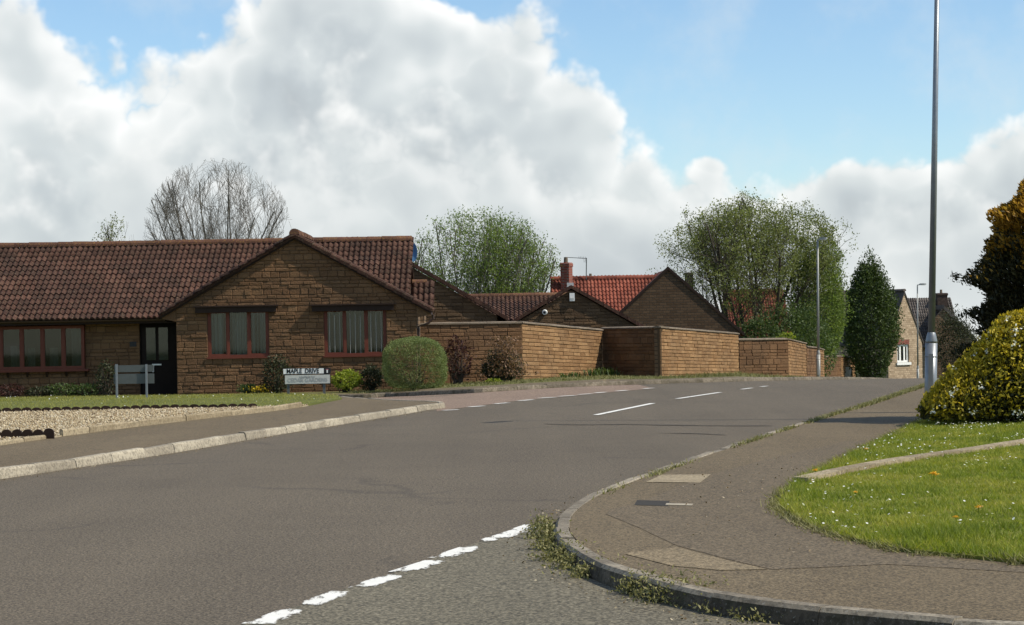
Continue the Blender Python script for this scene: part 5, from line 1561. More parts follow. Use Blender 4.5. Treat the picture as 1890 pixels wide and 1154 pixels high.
# ------------------------------------------------------------------ vegetation
def unit(v): return v / (np.linalg.norm(v, axis=-1, keepdims=True) + 1e-9)


def leaf_mesh(name, P, size, mat, parent, R, aspect=0.5, axis=None, axis_w=0.0, tint=None, bend=0.25):
    """small pointed leaves: P (N,3), size (N,) or float"""
    n = len(P); P = np.asarray(P)
    size = np.broadcast_to(np.asarray(size, float), (n,))[:, None] * R.uniform(0.7, 1.3, (n, 1))
    a = unit(R.normal(size=(n, 3)))
    if axis is not None: a = unit(a * (1 - axis_w) + axis * axis_w)
    b = unit(np.cross(a, R.normal(size=(n, 3)))); c = np.cross(a, b)
    V = np.stack([P - a * size * 0.5, P + b * size * aspect * 0.5 + c * size * 0.08, P + a * size * 0.5 - c * size * bend * 0.4, P - b * size * aspect * 0.5 + c * size * 0.08], 1).reshape(-1, 3)
    Fc = np.arange(n * 4).reshape(n, 4)
    t = R.random(n) if tint is None else tint
    return np_mesh(name, V, Fc, mat, parent, tint=np.repeat(np.clip(t, 0, 1), 4))


def tubes_mesh(name, segs, mat, parent, sides=5):
    """segs: list of (p0,p1,r0,r1); tapered limbs in one mesh"""
    A = np.array([s[0] for s in segs]); B = np.array([s[1] for s in segs]); r0 = np.array([s[2] for s in segs]); r1 = np.array([s[3] for s in segs])
    d = unit(B - A); h = np.where(np.abs(d[:, 2:3]) < 0.9, np.array([[0, 0, 1.0]]), np.array([[1.0, 0, 0]]))
    u = unit(np.cross(d, h)); v = np.cross(d, u)
    Vs = []; Fs = []; base = 0
    for k_sides, sel in ((6, r0 > 0.03), (3, r0 <= 0.03)):
        if not sel.any(): continue
        an = np.arange(k_sides) * 2 * np.pi / k_sides
        ring = u[sel][:, None, :] * np.cos(an)[None, :, None] + v[sel][:, None, :] * np.sin(an)[None, :, None]
        b0 = A[sel][:, None, :] + ring * r0[sel][:, None, None]; b1 = B[sel][:, None, :] + ring * r1[sel][:, None, None]
        V = np.concatenate([b0, b1], 1).reshape(-1, 3); m = sel.sum()
        i = np.arange(k_sides); q = np.stack([i, (i + 1) % k_sides, (i + 1) % k_sides + k_sides, i + k_sides], 1)
        Fq = (q[None] + (np.arange(m) * 2 * k_sides)[:, None, None]).reshape(-1, 4) + base
        Vs.append(V); Fs.append(Fq); base += len(V)
    return np_mesh(name, np.concatenate(Vs), np.concatenate(Fs), mat, parent, smooth=True)


def grow(R, starts, levels, env, up=0.05, wander=0.18):
    """starts: [(p, d, length, radius)]; levels: [(n_children, angle, length ratio, radius ratio, segments)]"""
    segs = []; tips = []
    stack = [(np.array(p, float), np.array(d, float), L, r, 0) for p, d, L, r in starts]
    while stack:
        p, d, L, r, lev = stack.pop()
        nch, ang, lr, rr, ns = levels[lev]
        d = d / np.linalg.norm(d)
        pts = [p]; entered = False
        for i in range(ns):
            d = d + R.normal(size=3) * wander / math.sqrt(ns) + np.array([0, 0, up * (0.35 if lev == 0 else 1.0)])
            d /= np.linalg.norm(d)
            q = p + d * L / ns
            e = env(q)
            if e > 0.1: entered = True
            if e <= (0 if lev > 0 else 0.06) and (lev > 0 or entered): break
            ra = r * (1 - 0.65 * i / ns); rb = r * (1 - 0.65 * (i + 1) / ns)
            segs.append((p, q, ra, rb)); p = q; pts.append(q)
            if lev == len(levels) - 1:
                tips.append((q, d.copy()))
            else:
                m = nch / ns * (1.4 if i > 0 else 0.4)
                for _ in range(int(m) + (R.random() < m - int(m))):
                    ax = np.cross(d, R.normal(size=3)); ax /= np.linalg.norm(ax)
                    a = ang * R.uniform(0.6, 1.3)
                    cd = d * math.cos(a) + ax * math.sin(a)
                    stack.append((q - (q - pts[-2]) * R.random(), cd, L * lr * R.uniform(0.7, 1.25), rb * rr, lev + 1))
        else:
            if lev < len(levels) - 1:
                for _ in range(2):
                    ax = np.cross(d, R.normal(size=3)); ax /= np.linalg.norm(ax)
                    cd = d * math.cos(ang * 0.5) + ax * math.sin(ang * 0.5)
                    stack.append((p, cd, L * lr, r * 0.4, lev + 1))
    return segs, tips


def lumps(R, n, k):
    """n unit directions and a lumpy radius factor"""
    C = unit(R.normal(size=(k, 3))); A = R.uniform(0.02, 0.30, k)
    D = unit(R.normal(size=(n, 3)))
    f = 0.80 + (A[None] * np.exp(-(1 - D @ C.T) * 14)).sum(1)
    return D, f


def shrub(name, label, cat, base, rx, ry, h, n, leaf, mat, seed, aspect=0.5, flat=0.0, group=None, core=0.45, twigs=24, zshift=0.5, shape=None, stem_mat=None, cluster=60, spread=0.16, axis_up=0.0):
    R = np.random.default_rng(seed)
    base = Vector(base)
    root = thing(name, label, cat, base, group=group)
    C = np.array([base.x, base.y, base.z + h * zshift]); rad = np.array([rx, ry, h * (1 - zshift)])
    D, f = lumps(R, cluster, 14)
    D[:, 2] = np.where(D[:, 2] < -0.75, -D[:, 2], D[:, 2])
    rr = f[:, None] * R.uniform(core, 1.0, (cluster, 1)) ** 0.45
    cen = D * rr
    idx = R.integers(0, cluster, n)
    X = cen[idx] + R.normal(size=(n, 3)) * spread
    # plus an even shell so that the outline stays closed
    m = n // 2
    D2, f2 = lumps(np.random.default_rng(seed), m, 14)
    X[:m] = D2 * (f2[:, None] * R.uniform(0.8, 1.02, (m, 1)))
    rn = np.linalg.norm(X, axis=1, keepdims=True); X = X * np.minimum(1.0, 1.14 / (rn + 1e-9))
    if shape: X = shape(X)
    P = C + X * rad
    P[:, 2] = np.maximum(P[:, 2], base.z + 0.02 + 0.05 * R.random(n))
    out = unit(X)
    tt = np.clip(0.5 + R.normal(size=n) * 0.24, 0, 1)
    ax = unit(out * 0.7 + np.array([0, 0, axis_up]))
    leaf_mesh('foliage', P, leaf, mat, root, R, aspect, ax, 0.45, tt)
    segs = []
    for i in range(twigs):
        q = P[R.integers(0, n)]; p = np.array([base.x, base.y, base.z - 0.05]) + np.append(R.normal(size=2) * 0.12 * np.array([rx, ry]), 0)
        mid = (p + q) / 2 + np.array([0, 0, 0.12 * h]); segs += [(p, mid, 0.018, 0.011), (mid, q, 0.011, 0.004)]
    tubes_mesh('stem', segs, stem_mat or M_BARK, root)
    return root, P


# leaf palettes (real leaf colours)
L_BUD = mat_leaf('budding_leaf', [(0.1, (0.09, 0.105, 0.035)), (0.5, (0.17, 0.195, 0.060)), (0.9, (0.28, 0.30, 0.11))], trans=0.5)
L_FRESH = mat_leaf('fresh_leaf', [(0.1, (0.085, 0.125, 0.028)), (0.5, (0.155, 0.215, 0.048)), (0.9, (0.24, 0.31, 0.085))], trans=0.5)
L_DARK = mat_leaf('evergreen_leaf', [(0.1, (0.024, 0.040, 0.010)), (0.5, (0.055, 0.085, 0.020)), (0.9, (0.105, 0.145, 0.038))], trans=0.3)
L_MID = mat_leaf('shrub_leaf', [(0.1, (0.035, 0.060, 0.018)), (0.5, (0.075, 0.115, 0.032)), (0.9, (0.13, 0.17, 0.05))], trans=0.35)
L_GREY = mat_leaf('grey_green_leaf', [(0.1, (0.07, 0.095, 0.028)), (0.5, (0.165, 0.205, 0.068)), (0.9, (0.33, 0.37, 0.16))], trans=0.35)
L_LIME = mat_leaf('lime_leaf', [(0.1, (0.12, 0.16, 0.02)), (0.5, (0.24, 0.29, 0.03)), (0.9, (0.40, 0.42, 0.06))], trans=0.4)
L_PURPLE = mat_leaf('purple_leaf', [(0.1, (0.026, 0.011, 0.009)), (0.5, (0.060, 0.022, 0.017)), (0.9, (0.12, 0.048, 0.036))], trans=0.3)
L_BRONZE = mat_leaf('bronze_leaf', [(0.1, (0.07, 0.04, 0.02)), (0.5, (0.19, 0.11, 0.06)), (0.9, (0.36, 0.22, 0.14))], trans=0.3)
L_DULL = mat_leaf('dull_leaf', [(0.1, (0.018, 0.022, 0.010)), (0.5, (0.040, 0.048, 0.020)), (0.9, (0.085, 0.09, 0.042))], trans=0.25)
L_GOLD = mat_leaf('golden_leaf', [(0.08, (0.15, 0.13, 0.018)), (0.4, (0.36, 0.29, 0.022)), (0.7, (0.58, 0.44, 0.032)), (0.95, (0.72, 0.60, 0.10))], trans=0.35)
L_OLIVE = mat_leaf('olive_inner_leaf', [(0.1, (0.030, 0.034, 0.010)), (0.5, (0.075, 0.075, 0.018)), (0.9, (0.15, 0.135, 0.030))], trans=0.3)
L_CONIF = mat_leaf('conifer_spray', [(0.1, (0.016, 0.018, 0.008)), (0.5, (0.036, 0.036, 0.013)), (0.9, (0.075, 0.062, 0.020))], trans=0.15)
L_CONIFG = mat_leaf('golden_conifer_spray', [(0.1, (0.20, 0.105, 0.016)), (0.5, (0.40, 0.215, 0.026)), (0.9, (0.58, 0.35, 0.06))], trans=0.4)
L_PETAL = mat_leaf('white_petal', [(0.0, (0.72, 0.72, 0.66)), (1.0, (0.86, 0.86, 0.82))], trans=0.3)
L_YELLOW = mat_leaf('yellow_petal', [(0.0, (0.62, 0.40, 0.02)), (1.0, (0.85, 0.62, 0.05))], trans=0.3)
L_ORANGE = mat_leaf('dandelion_petal', [(0.0, (0.75, 0.38, 0.02)), (1.0, (0.85, 0.52, 0.04))], trans=0.2)
L_GRASS = mat_leaf('grass_blade', [(0.05, (0.095, 0.130, 0.015)), (0.35, (0.19, 0.235, 0.026)), (0.65, (0.31, 0.305, 0.045)), (0.97, (0.46, 0.38, 0.13))], trans=0.45, vary=0.45)
L_GRASS2 = mat_leaf('front_grass_blade', [(0.05, (0.16, 0.16, 0.034)), (0.5, (0.29, 0.28, 0.068)), (0.97, (0.44, 0.39, 0.13))], trans=0.45, vary=0.45)
L_WEED = mat_leaf('kerb_weed', [(0.05, (0.085, 0.082, 0.03)), (0.5, (0.20, 0.19, 0.07)), (0.97, (0.38, 0.34, 0.16))], trans=0.3)

# ---- big budding tree behind the walls
def ell(c, rx, ry, rz, soft=0.0):
    c = np.array(c)
    return lambda q: 1.0 - (((q[0] - c[0]) / rx) ** 2 + ((q[1] - c[1]) / ry) ** 2 + ((q[2] - c[2]) / rz) ** 2)


YT = 106.0
tb = at(1385, 700, YT); tz = -2.0
tree = thing('tree', 'large spreading tree just coming into leaf behind the garden walls', 'tree', (tb.x, YT, tz), group='trees')
R = np.random.default_rng(21)
cc = at(1393, 478, YT); k_ = YT / F
def env(q):
    w = 1 + 0.13 * math.sin(q[0] * 1.9 + 0.8 * q[2]) * math.sin(q[2] * 1.7 + 1.1 * q[1])
    return ell((cc.x, YT, cc.z), 178 * k_ * w, 4.6 * w, (112 if q[2] > cc.z else 185) * k_ * w)(q)
starts = []
for (px, sp) in ((1350, -1.05), (1352, -0.66), (1358, -0.3), (1366, -0.05), (1375, 0.08), (1410, 0.0), (1416, 0.25), (1420, 0.52), (1424, 0.95), (1355, -0.48), (1422, 0.75), (1390, 0.12)):
    p = at(px, 640, YT); starts.append(((p.x, YT + R.normal() * 0.7, 0.2), (sp * 0.85, R.normal() * 0.35, 1.0), 7.2, 0.11))
segs, tips = grow(R, starts, [(10, 0.65, 0.40, 0.42, 8), (7, 0.65, 0.52, 0.5, 5), (5, 0.7, 0.55, 0.6, 4), (0, 0.6, 0.5, 0.5, 3)], env, up=0.05, wander=0.22)
segs += [(np.array((tb.x, YT, tz)), np.array(q[0]), 0.22, 0.11) for q in starts]
tubes_mesh('trunk', [q for q in segs if q[2] > 0.04], M_BARK, tree)
tubes_mesh('branch', [q for q in segs if q[2] <= 0.04], M_BARK, tree)
T = np.array([t[0] for t in tips])
side = sstep(T[:, 0], cc.x - 1.0, cc.x + 4.5)
clump = 0.5 + 0.5 * np.sin(T[:, 0] * 2.1 + 1.7 * np.sin(T[:, 2] * 1.9)) * np.sin(T[:, 2] * 2.4 + T[:, 1])
keep = R.random(len(T)) < (0.36 + 0.7 * side) * (0.45 + 0.55 * sstep(T[:, 2], cc.z - 2.6, cc.z + 1.5)) * (0.45 + 0.9 * clump)
Tk = T[keep]; sd = np.repeat(side[keep], 7)
P = np.repeat(Tk, 7, 0) + R.normal(size=(len(Tk) * 7, 3)) * 0.13
leaf_mesh('crown', P, 0.105, L_BUD, tree, R, 0.6, tint=0.40 + 0.35 * (1 - sd) * R.random(len(P)) + R.normal(size=len(P)) * 0.15)

# bright shrubs and ivy mass on the tree's right flank
q = at(1535, 702, 104)
shrub('tree', 'bright green bushy tree between the large tree and the dark evergreen', 'tree', (q.x, 108, -2.2), 1.75, 1.6, 8.0, 19000, 0.125, L_FRESH, 31, group='trees', core=0.35, cluster=110, spread=0.15, zshift=0.55)
q = at(1478, 702, 102)
shrub('shrub', 'dull green rounded shrub above the third garden wall', 'shrub', (q.x, 103, -1.7), 1.9, 1.4, 4.4, 8000, 0.13, L_MID, 32, group='shrubs behind the walls', cluster=90)
q = at(1400, 702, 100)
shrub('shrub', 'dark shadowy shrub under the large tree, behind the wall', 'shrub', (q.x, 100, -1.6), 1.7, 1.2, 3.6, 5000, 0.14, L_DARK, 33, group='shrubs behind the walls', cluster=60)
q = at(1450, 702, 86.5)
shrub('plant', 'lime green plant topping the third garden wall', 'plant', (at(1449, 626, 86.2).x, 86.0, at(1449, 640, 86).z), 0.40, 0.25, 0.62, 420, 0.12, L_LIME, 34, cluster=20, twigs=8)

# dark evergreen
q = at(1609, 704, 112)
def cone(X):
    X = X.copy(); t = (X[:, 2] + 1) / 2
    X[:, :2] *= (np.interp(t, [0, 0.15, 0.4, 0.7, 1.0, 1.1], [0.72, 0.95, 1.10, 0.86, 0.5, 0.4]))[:, None]; return X
shrub('tree', 'tall dark green evergreen beside the pale stone house', 'tree', (q.x, 112, -2.6), 1.68, 1.7, 7.9, 24000, 0.14, L_DARK, 35, group='trees', core=0.4, cluster=150, spread=0.13, shape=cone, axis_up=0.6)
q = at(1583, 703, 117)
shrub('shrub', 'pale scrubby shrub beside the far gate', 'shrub', (q.x, 117, -2.4), 0.65, 0.6, 1.9, 1200, 0.12, L_GREY, 36, group='shrubs behind the walls')
q = at(1756, 700, 128)
shrub('shrub', 'straggly brown green shrub in front of the grey roofed house', 'shrub', (q.x + 0.6, 129, -3.2), 1.5, 1.0, 5.4, 5000, 0.13, L_DULL, 37, group='shrubs behind the walls', cluster=70, spread=0.2)

# willow-like tree behind the bungalows: many upright shoots
YT = 92.0
cc = at(880, 520, YT); tz = -1.2
tree = thing('tree', 'pale green tree of many upright shoots behind the bungalow roofs', 'tree', (cc.x, YT, tz), group='trees')
R = np.random.default_rng(22)
env0 = ell((cc.x + 0.1, YT, cc.z - 0.6), 4.0, 3.0, 3.95)
starts = [((cc.x + R.normal() * 0.9, YT + R.normal() * 0.8, tz + 0.5), (R.uniform(-0.72, 0.72), R.normal() * 0.25, 1.0), 5.4, 0.085) for _ in range(22)]
segs, tips = grow(R, starts, [(7, 0.5, 0.50, 0.55, 6), (6, 0.45, 0.55, 0.6, 4), (5, 0.5, 0.6, 0.6, 3)], env0, up=0.07, wander=0.2)
segs += [(np.array((cc.x, YT, tz)), np.array(q[0]), 0.16, 0.085) for q in starts]
tubes_mesh('trunk', [s for s in segs if s[2] > 0.03], M_BARK_G, tree); tubes_mesh('branch', [s for s in segs if s[2] <= 0.03], M_BARK_G, tree)
T = np.array([t[0] for t in tips]); Tk = T[R.random(len(T)) < 0.9]
P = np.repeat(Tk, 10, 0) + R.normal(size=(len(Tk) * 10, 3)) * 0.16
leaf_mesh('crown', P, 0.115, L_FRESH, tree, R, 0.40, axis=np.array([[0, 0, 1.0]]), axis_w=0.35)
q = at(955, 560, 94)
shrub('tree', 'dense green bushy tree next to the red chimney', 'tree', (q.x, 95, -1.0), 1.9, 1.5, 4.9, 9000, 0.12, L_FRESH, 41, group='trees', cluster=110, spread=0.14, core=0.4)
q = at(812, 560, 97)
shrub('shrub', 'grey twiggy shrub behind the second bungalow', 'shrub', (q.x, 96, -0.8), 1.8, 1.2, 4.2, 2600, 0.11, L_BUD, 42, group='shrubs behind the walls', cluster=60, spread=0.22, twigs=70)
q = at(722, 440, 97)
shrub('shrub', 'sprouting green shrub showing just above the bungalow ridge', 'shrub', (q.x, 96, -0.8), 1.1, 0.8, 6.35, 1600, 0.10, L_FRESH, 43, group='trees over the roof', cluster=40, spread=0.2, twigs=40)

# bare tree behind the long roof
YT = 100.0
cc = at(402, 425, YT); tz = -1.5
tree = thing('tree', 'bare dome-shaped tree with fine twigs above the long roof', 'tree', (cc.x, YT, tz), group='trees over the roof')
R = np.random.default_rng(23)
env1 = lambda q: min(ell((cc.x, YT, cc.z - 0.1), 3.75, 3.4, 3.75)(q), 1.0) if q[2] > cc.z - 0.9 else 1.0 - (abs(q[0] - cc.x) / 3.6) ** 2
starts = []
for i, a in enumerate(np.linspace(-1.0, 1.0, 21)):
    starts.append(((cc.x + 0.5 * a, YT + R.normal() * 0.3, tz + 2.9 - 0.3 * abs(a)), (a * 0.95 + R.normal() * 0.04, R.normal() * 0.33, 1.0), 9.6 - 1.6 * abs(a), 0.062))
segs, tips = grow(R, starts, [(11, 0.60, 0.26, 0.42, 10), (5, 0.6, 0.5, 0.5, 4), (4, 0.65, 0.55, 0.6, 3), (0, 0.6, 0.5, 0.6, 3)], env1, up=0.05, wander=0.16)
segs += [(np.array((cc.x, YT, tz)), np.array(q[0]), 0.22, 0.06) for q in starts]
tubes_mesh('trunk', [s for s in segs if s[2] > 0.03], M_BARK_G, tree)
tubes_mesh('branch', [(a, b, max(c, 0.006), max(d, 0.005)) for a, b, c, d in segs if c <= 0.03], M_BARK_G, tree)
# small half-leafed tree to its left
cc = at(217, 455, 98)
tree = thing('tree', 'small half-leafed tree left of the bare tree, over the roof', 'tree', (cc.x, 98, -1.5), group='trees over the roof')
R = np.random.default_rng(24)
starts = [((cc.x + R.normal() * 0.3, 98 + R.normal() * 0.3, 1.5), (R.uniform(-0.4, 0.4), R.normal() * 0.2, 1), 4.6, 0.06) for _ in range(7)]
segs, tips = grow(R, starts, [(7, 0.5, 0.4, 0.5, 6), (6, 0.6, 0.5, 0.55, 4), (0, 0.6, 0.55, 0.6, 3)], ell((cc.x, 98, cc.z - 0.4), 1.25, 1.1, 2.0), up=0.06)
segs += [(np.array((cc.x, 98.0, -1.5)), np.array(q[0]), 0.12, 0.06) for q in starts]
tubes_mesh('trunk', segs, M_BARK_G, tree)
T = np.array([t[0] for t in tips]); P = np.repeat(T, 4, 0) + R.normal(size=(len(T) * 4, 3)) * 0.1
P = P[P[:, 0] < cc.x + 0.35]
leaf_mesh('crown', P, 0.10, L_BUD, tree, R, 0.5)

# ---- shrubs in front of the bungalow
def foot(px, Y): return Vector(((px - CX) / F * Y, Y, at(px, 720, Y).z))
def boxy(X):
    """clipped dome: superellipsoid with a slightly uneven surface"""
    r = np.linalg.norm(X, axis=1, keepdims=True); d = X / (r + 1e-9); n = 3.0
    R_ = 1.0 / (np.abs(d) ** n).sum(1, keepdims=True) ** (1 / n)
    w = 1 + 0.035 * np.sin(d[:, :1] * 7 + 2 * d[:, 2:] * 4) * np.sin(d[:, 1:2] * 6 + 1)
    return d * R_ * np.clip(r, 0.55, 1.0) ** 0.5 * w * 0.97
YB_ = 55.6
zb_ = at(766, 718, YB_).z
shrub('bush', 'big clipped rounded grey green bush by the bungalow corner', 'bush', (at(766, 700, YB_).x, YB_, zb_), 0.98, 0.85, 1.46, 30000, 0.042, L_GREY, 51, aspect=0.36, core=0.82, cluster=320, spread=0.06, shape=boxy, twigs=12, zshift=0.46)
q = at(640, 720, 56.2)
shrub('shrub', 'bright lime green shrub beside the street name sign', 'shrub', (q.x, 56.2, at(640, 723, 56.2).z), 0.46, 0.4, 0.60, 1600, 0.075, L_LIME, 52, aspect=0.6, cluster=40, spread=0.16)
q = at(684, 720, 56.4)
shrub('shrub', 'dark low shrub between the lime shrub and clipped bush', 'shrub', (q.x, 56.5, at(684, 722, 56.4).z), 0.40, 0.4, 0.72, 1400, 0.07, L_DULL, 53, cluster=40)
q = at(512, 720, 56.6)
shrub('shrub', 'dark straggly shrub behind the street name sign', 'shrub', (q.x - 0.05, 56.9, at(512, 728, 56.6).z), 0.46, 0.3, 1.05, 1500, 0.075, L_DULL, 54, cluster=40, spread=0.22, zshift=0.45)
q = at(845, 712, 58.5)
shrub('shrub', 'dark purple leaved shrub right of the clipped bush', 'shrub', (q.x, 58.8, at(845, 716, 58.5).z), 0.55, 0.35, 1.45, 950, 0.085, L_PURPLE, 55, cluster=26, spread=0.34, zshift=0.55, twigs=45, core=0.2)
q = at(925, 708, 58.8)
R = np.random.default_rng(56)
rt, P = shrub('shrub', 'bronze pink leaved shrub against the garden wall corner', 'shrub', (q.x, 58.9, at(925, 710, 58.8).z), 0.70, 0.5, 1.0, 2600, 0.085, L_DULL, 56, aspect=0.45, cluster=60, spread=0.2)
n = 1500
X = np.stack([R.normal(size=n) * 0.34 + 0.18, R.normal(size=n) * 0.22, R.random(n)], 1)
wv = 1.0 - 0.55 * X[:, 2]
P = np.array([q.x, 58.45, at(925, 706, 58.75).z + 0.15]) + np.stack([(X[:, 0]) * wv, X[:, 1], X[:, 2] * 1.15 + 0.05], 1)
leaf_mesh('young_foliage', P, 0.085, L_BRONZE, rt, R, 0.45)
q = at(910, 707, 58.0)
shrub('plant', 'tiny lime green plant at the foot of the bronze shrub', 'plant', (q.x, 58.0, at(910, 708.5, 58.0).z), 0.24, 0.15, 0.17, 260, 0.06, L_LIME, 57, cluster=14, twigs=6)
# strap-leaved clumps below the sunny wall
for i, (px, t, s) in enumerate(((1035, 0.86, 0.7), (1062, 0.86, 0.75), (1085, 0.87, 0.95), (1104, 0.88, 1.2), (1122, 0.90, 1.25), (1136, 0.9, 0.9))):
    c = verge_pt(px, t); R = np.random.default_rng(60 + i)
    rt = thing('strap_leaf_plant', ['leftmost small strap-leaved clump under the sunny wall', 'second strap-leaved clump under the sunny wall, from the bronze shrub', 'third strap-leaved clump under the sunny wall, from the bronze shrub', 'fourth strap-leaved clump under the sunny wall, near its end', 'tall strap-leaved clump at the inner corner of the two walls', 'last strap-leaved clump, in front of the shaded wall face'][i], 'plant', c, group='strap-leaved clumps')
    V = []; Fc = []; T = []
    for k in range(46):
        a = R.uniform(0, 2 * math.pi); L = R.uniform(0.18, 0.36) * s; w = 0.014; o = np.array([c.x + R.normal() * 0.13, c.y + R.normal() * 0.1, c.z - 0.02]); d = np.array([math.cos(a), math.sin(a), 0]); n_ = np.array([-d[1], d[0], 0])
        b = len(V)
        V += [o - n_ * w, o + n_ * w, o + d * L * 0.3 + n_ * w + np.array([0, 0, L * 0.7]), o + d * L * 0.3 - n_ * w + np.array([0, 0, L * 0.7]), o + d * L * 0.75 + np.array([0, 0, L * 0.72])]
        Fc += [(b, b + 1, b + 2, b + 3)]; T += [R.random()] * 5
    F3 = np.array([(f[3], f[2], f[0] + 4) for f in Fc])
    np_mesh('leaf_clump', np.array(V), [np.array(Fc), F3], L_MID, rt, tint=T)
# planting along the bungalow wall
for i, (px, w, h, m_, lab) in enumerate(((20, 0.45, 0.30, L_PURPLE, 'low dark plant under the bay window, at the frame edge'), (75, 0.5, 0.24, L_DULL, 'low dull green plant under the bay window'), (120, 0.55, 0.34, L_MID, 'leafy green low plant under the end of the bay window'), (160, 0.4, 0.30, L_MID, 'small green plant at the foot of the wall by the bay window'), (196, 0.36, 1.0, L_DULL, 'dark upright shrub left of the backward sign'), (455, 0.3, 0.2, L_MID, 'small green tuft left of the yellow flowers'))):
    YY = 57.9 if px < 300 else 57.2
    q = at(px, 731, YY)
    shrub('plant', lab, 'plant', (q.x, YY, at(px, 733 if px < 300 else 727, YY).z), w, 0.28, h + 0.08, int(900 * w * (1 + h)), 0.075, m_, 80 + i, group='plants along the bungalow wall', cluster=26, spread=0.22)
q = at(480, 726, 56.9)
rt, P = shrub('plant', 'clump of bright yellow flowers at the foot of the gable wall', 'plant', (q.x, 56.9, at(480, 728, 56.9).z), 0.26, 0.2, 0.22, 220, 0.07, L_MID, 91, cluster=14, twigs=5)
R = np.random.default_rng(92)
Pf = np.array([q.x, 56.85, at(480, 726, 56.85).z + 0.12]) + R.normal(size=(170, 3)) * np.array([0.15, 0.1, 0.055])
leaf_mesh('yellow_flowers', Pf, 0.06, L_YELLOW, rt, R, 0.8)

# ---- golden bush and conifer on the right
YB2 = 27.4
R = np.random.default_rng(101)
b0 = at(1800, 772, YB2)
gzb = float(lawn_r_z(b0.x + 0.6, YB2))
bush = thing('bush', 'large golden leaved bush with white flowers on the corner lawn', 'bush', (b0.x + 0.6, YB2, gzb))
# mounded profile: low on the left, rising to the right
xl = at(1712, 760, YB2).x; xr = xl + 4.6
def prof(x):
    u = x - xl
    return np.where(u < 3.0, 0.24 + 1.12 * u - 0.05 * u * u, np.clip(3.15 - 0.9 * (u - 3.0) ** 2 * 0.75, 0.2, None))
def halfd(x):
    t = np.clip((x - xl) / (xr - xl), 0, 1); return 0.22 + 0.80 * np.sqrt(np.clip(4 * t * (1 - t), 0, 1))
n = 90000
x = xl + (xr - xl) * R.random(n); hh = prof(x); dd = halfd(x)
ang = R.uniform(0.02, math.pi - 0.02, n)           # 0..pi across the mound
k = 34
cxs = xl + (xr - xl) * R.random(k); cas = R.uniform(0.1, 2.9, k)
bumpv = (0.10 * np.exp(-(((x[:, None] - cxs) / 0.28) ** 2 + ((ang[:, None] - cas) / 0.3) ** 2))).sum(1)
depth_in = R.random(n) ** 2.2
bumpv = np.clip(bumpv, 0, 0.22)
rr = (0.84 + bumpv) * (1 - 0.42 * depth_in)
yv = -np.cos(ang) * dd * rr; zv = np.sin(ang) ** 0.8 * hh * rr
P = np.stack([x + R.normal(size=n) * 0.04, YB2 + yv, gzb + 0.03 + zv], 1)
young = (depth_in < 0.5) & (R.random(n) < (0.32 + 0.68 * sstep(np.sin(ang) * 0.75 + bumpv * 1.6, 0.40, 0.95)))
outv = unit(np.stack([np.zeros(n) - 0.2, -np.cos(ang), np.sin(ang) + 0.25], 1))
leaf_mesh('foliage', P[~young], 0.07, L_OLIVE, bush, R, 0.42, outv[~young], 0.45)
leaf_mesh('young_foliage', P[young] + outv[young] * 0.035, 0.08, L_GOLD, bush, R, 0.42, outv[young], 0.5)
fi = np.nonzero((depth_in < 0.10) & (ang < 1.9))[0]
cl = R.choice(fi, 60, replace=False)
Pf = np.repeat(P[cl] + outv[cl] * 0.06, 12, 0) + R.normal(size=(60 * 12, 3)) * 0.026
leaf_mesh('white_flowers', Pf, 0.034, L_PETAL, bush, R, 0.8)
segs = []
for i in range(60):
    q = P[R.integers(0, n)]; p = np.array([q[0] * 0.7 + (xl + xr) / 2 * 0.3, YB2 + R.normal() * 0.3, gzb - 0.03]); segs.append((p, (p + q) / 2 + np.array([0, 0, .1]), 0.016, 0.010)); segs.append(((p + q) / 2 + np.array([0, 0, .1]), q, 0.010, 0.004))
tubes_mesh('stem', segs, M_BARK, bush)

YC = 28.7
R = np.random.default_rng(102)
c0 = at(1858, 640, YC); gzc = float(lawn_r_z(c0.x + 0.6, YC))
con = thing('conifer', 'dark conifer with orange golden top behind the golden bush', 'tree', (c0.x + 0.56, YC, gzc), group='trees')
top = at(1870, 352, YC).z
cx_, hC = c0.x + 0.56, top - gzc + 0.22
n = 64000
t = R.random(n) ** 0.85
a = R.uniform(0, 2 * math.pi, n)
k = 200; ct = R.random(k); ca = R.uniform(0, 2 * math.pi, k)
da = np.abs((a[:, None] - ca + math.pi) % (2 * math.pi) - math.pi)
bump = (0.26 * np.exp(-(((t[:, None] - ct) / 0.032) ** 2 + (da / 0.24) ** 2))).sum(1)
shape = np.where(t < 0.3, 0.85 + 0.5 * t, 1.0 - ((t - 0.3) / 0.72) ** 2.6)
rad = 0.94 * np.clip(shape, 0.05, None) * (0.78 + np.clip(bump, 0, 0.6))
rr = rad * (1 - 0.35 * R.random(n) ** 2) * (1 + R.normal(size=n) * 0.05)
P = np.stack([cx_ + np.cos(a) * rr, YC + np.sin(a) * rr, gzc + 0.1 + t * hC + bump * 0.10], 1)
outv = unit(np.stack([np.cos(a), np.sin(a), np.full(n, 0.9)], 1))
gold = (R.random(n) < sstep(t + 0.30 * bump + 0.14 * np.cos(a), 0.48, 0.76) * 0.97) & (rr > rad * 0.72)
leaf_mesh('foliage', P[~gold], 0.085, L_CONIF, con, R, 0.36, outv[~gold], 0.6)
leaf_mesh('golden_tips', P[gold], 0.085, L_CONIFG, con, R, 0.36, outv[gold], 0.65)
m = MB(); m.tube([(cx_, YC, gzc - 0.1), (cx_, YC, gzc + hC * 0.55), (cx_, YC, gzc + hC * 0.95)], [0.13, 0.08, 0.02], 8); m.build('trunk', M_BARK, con, smooth=True)
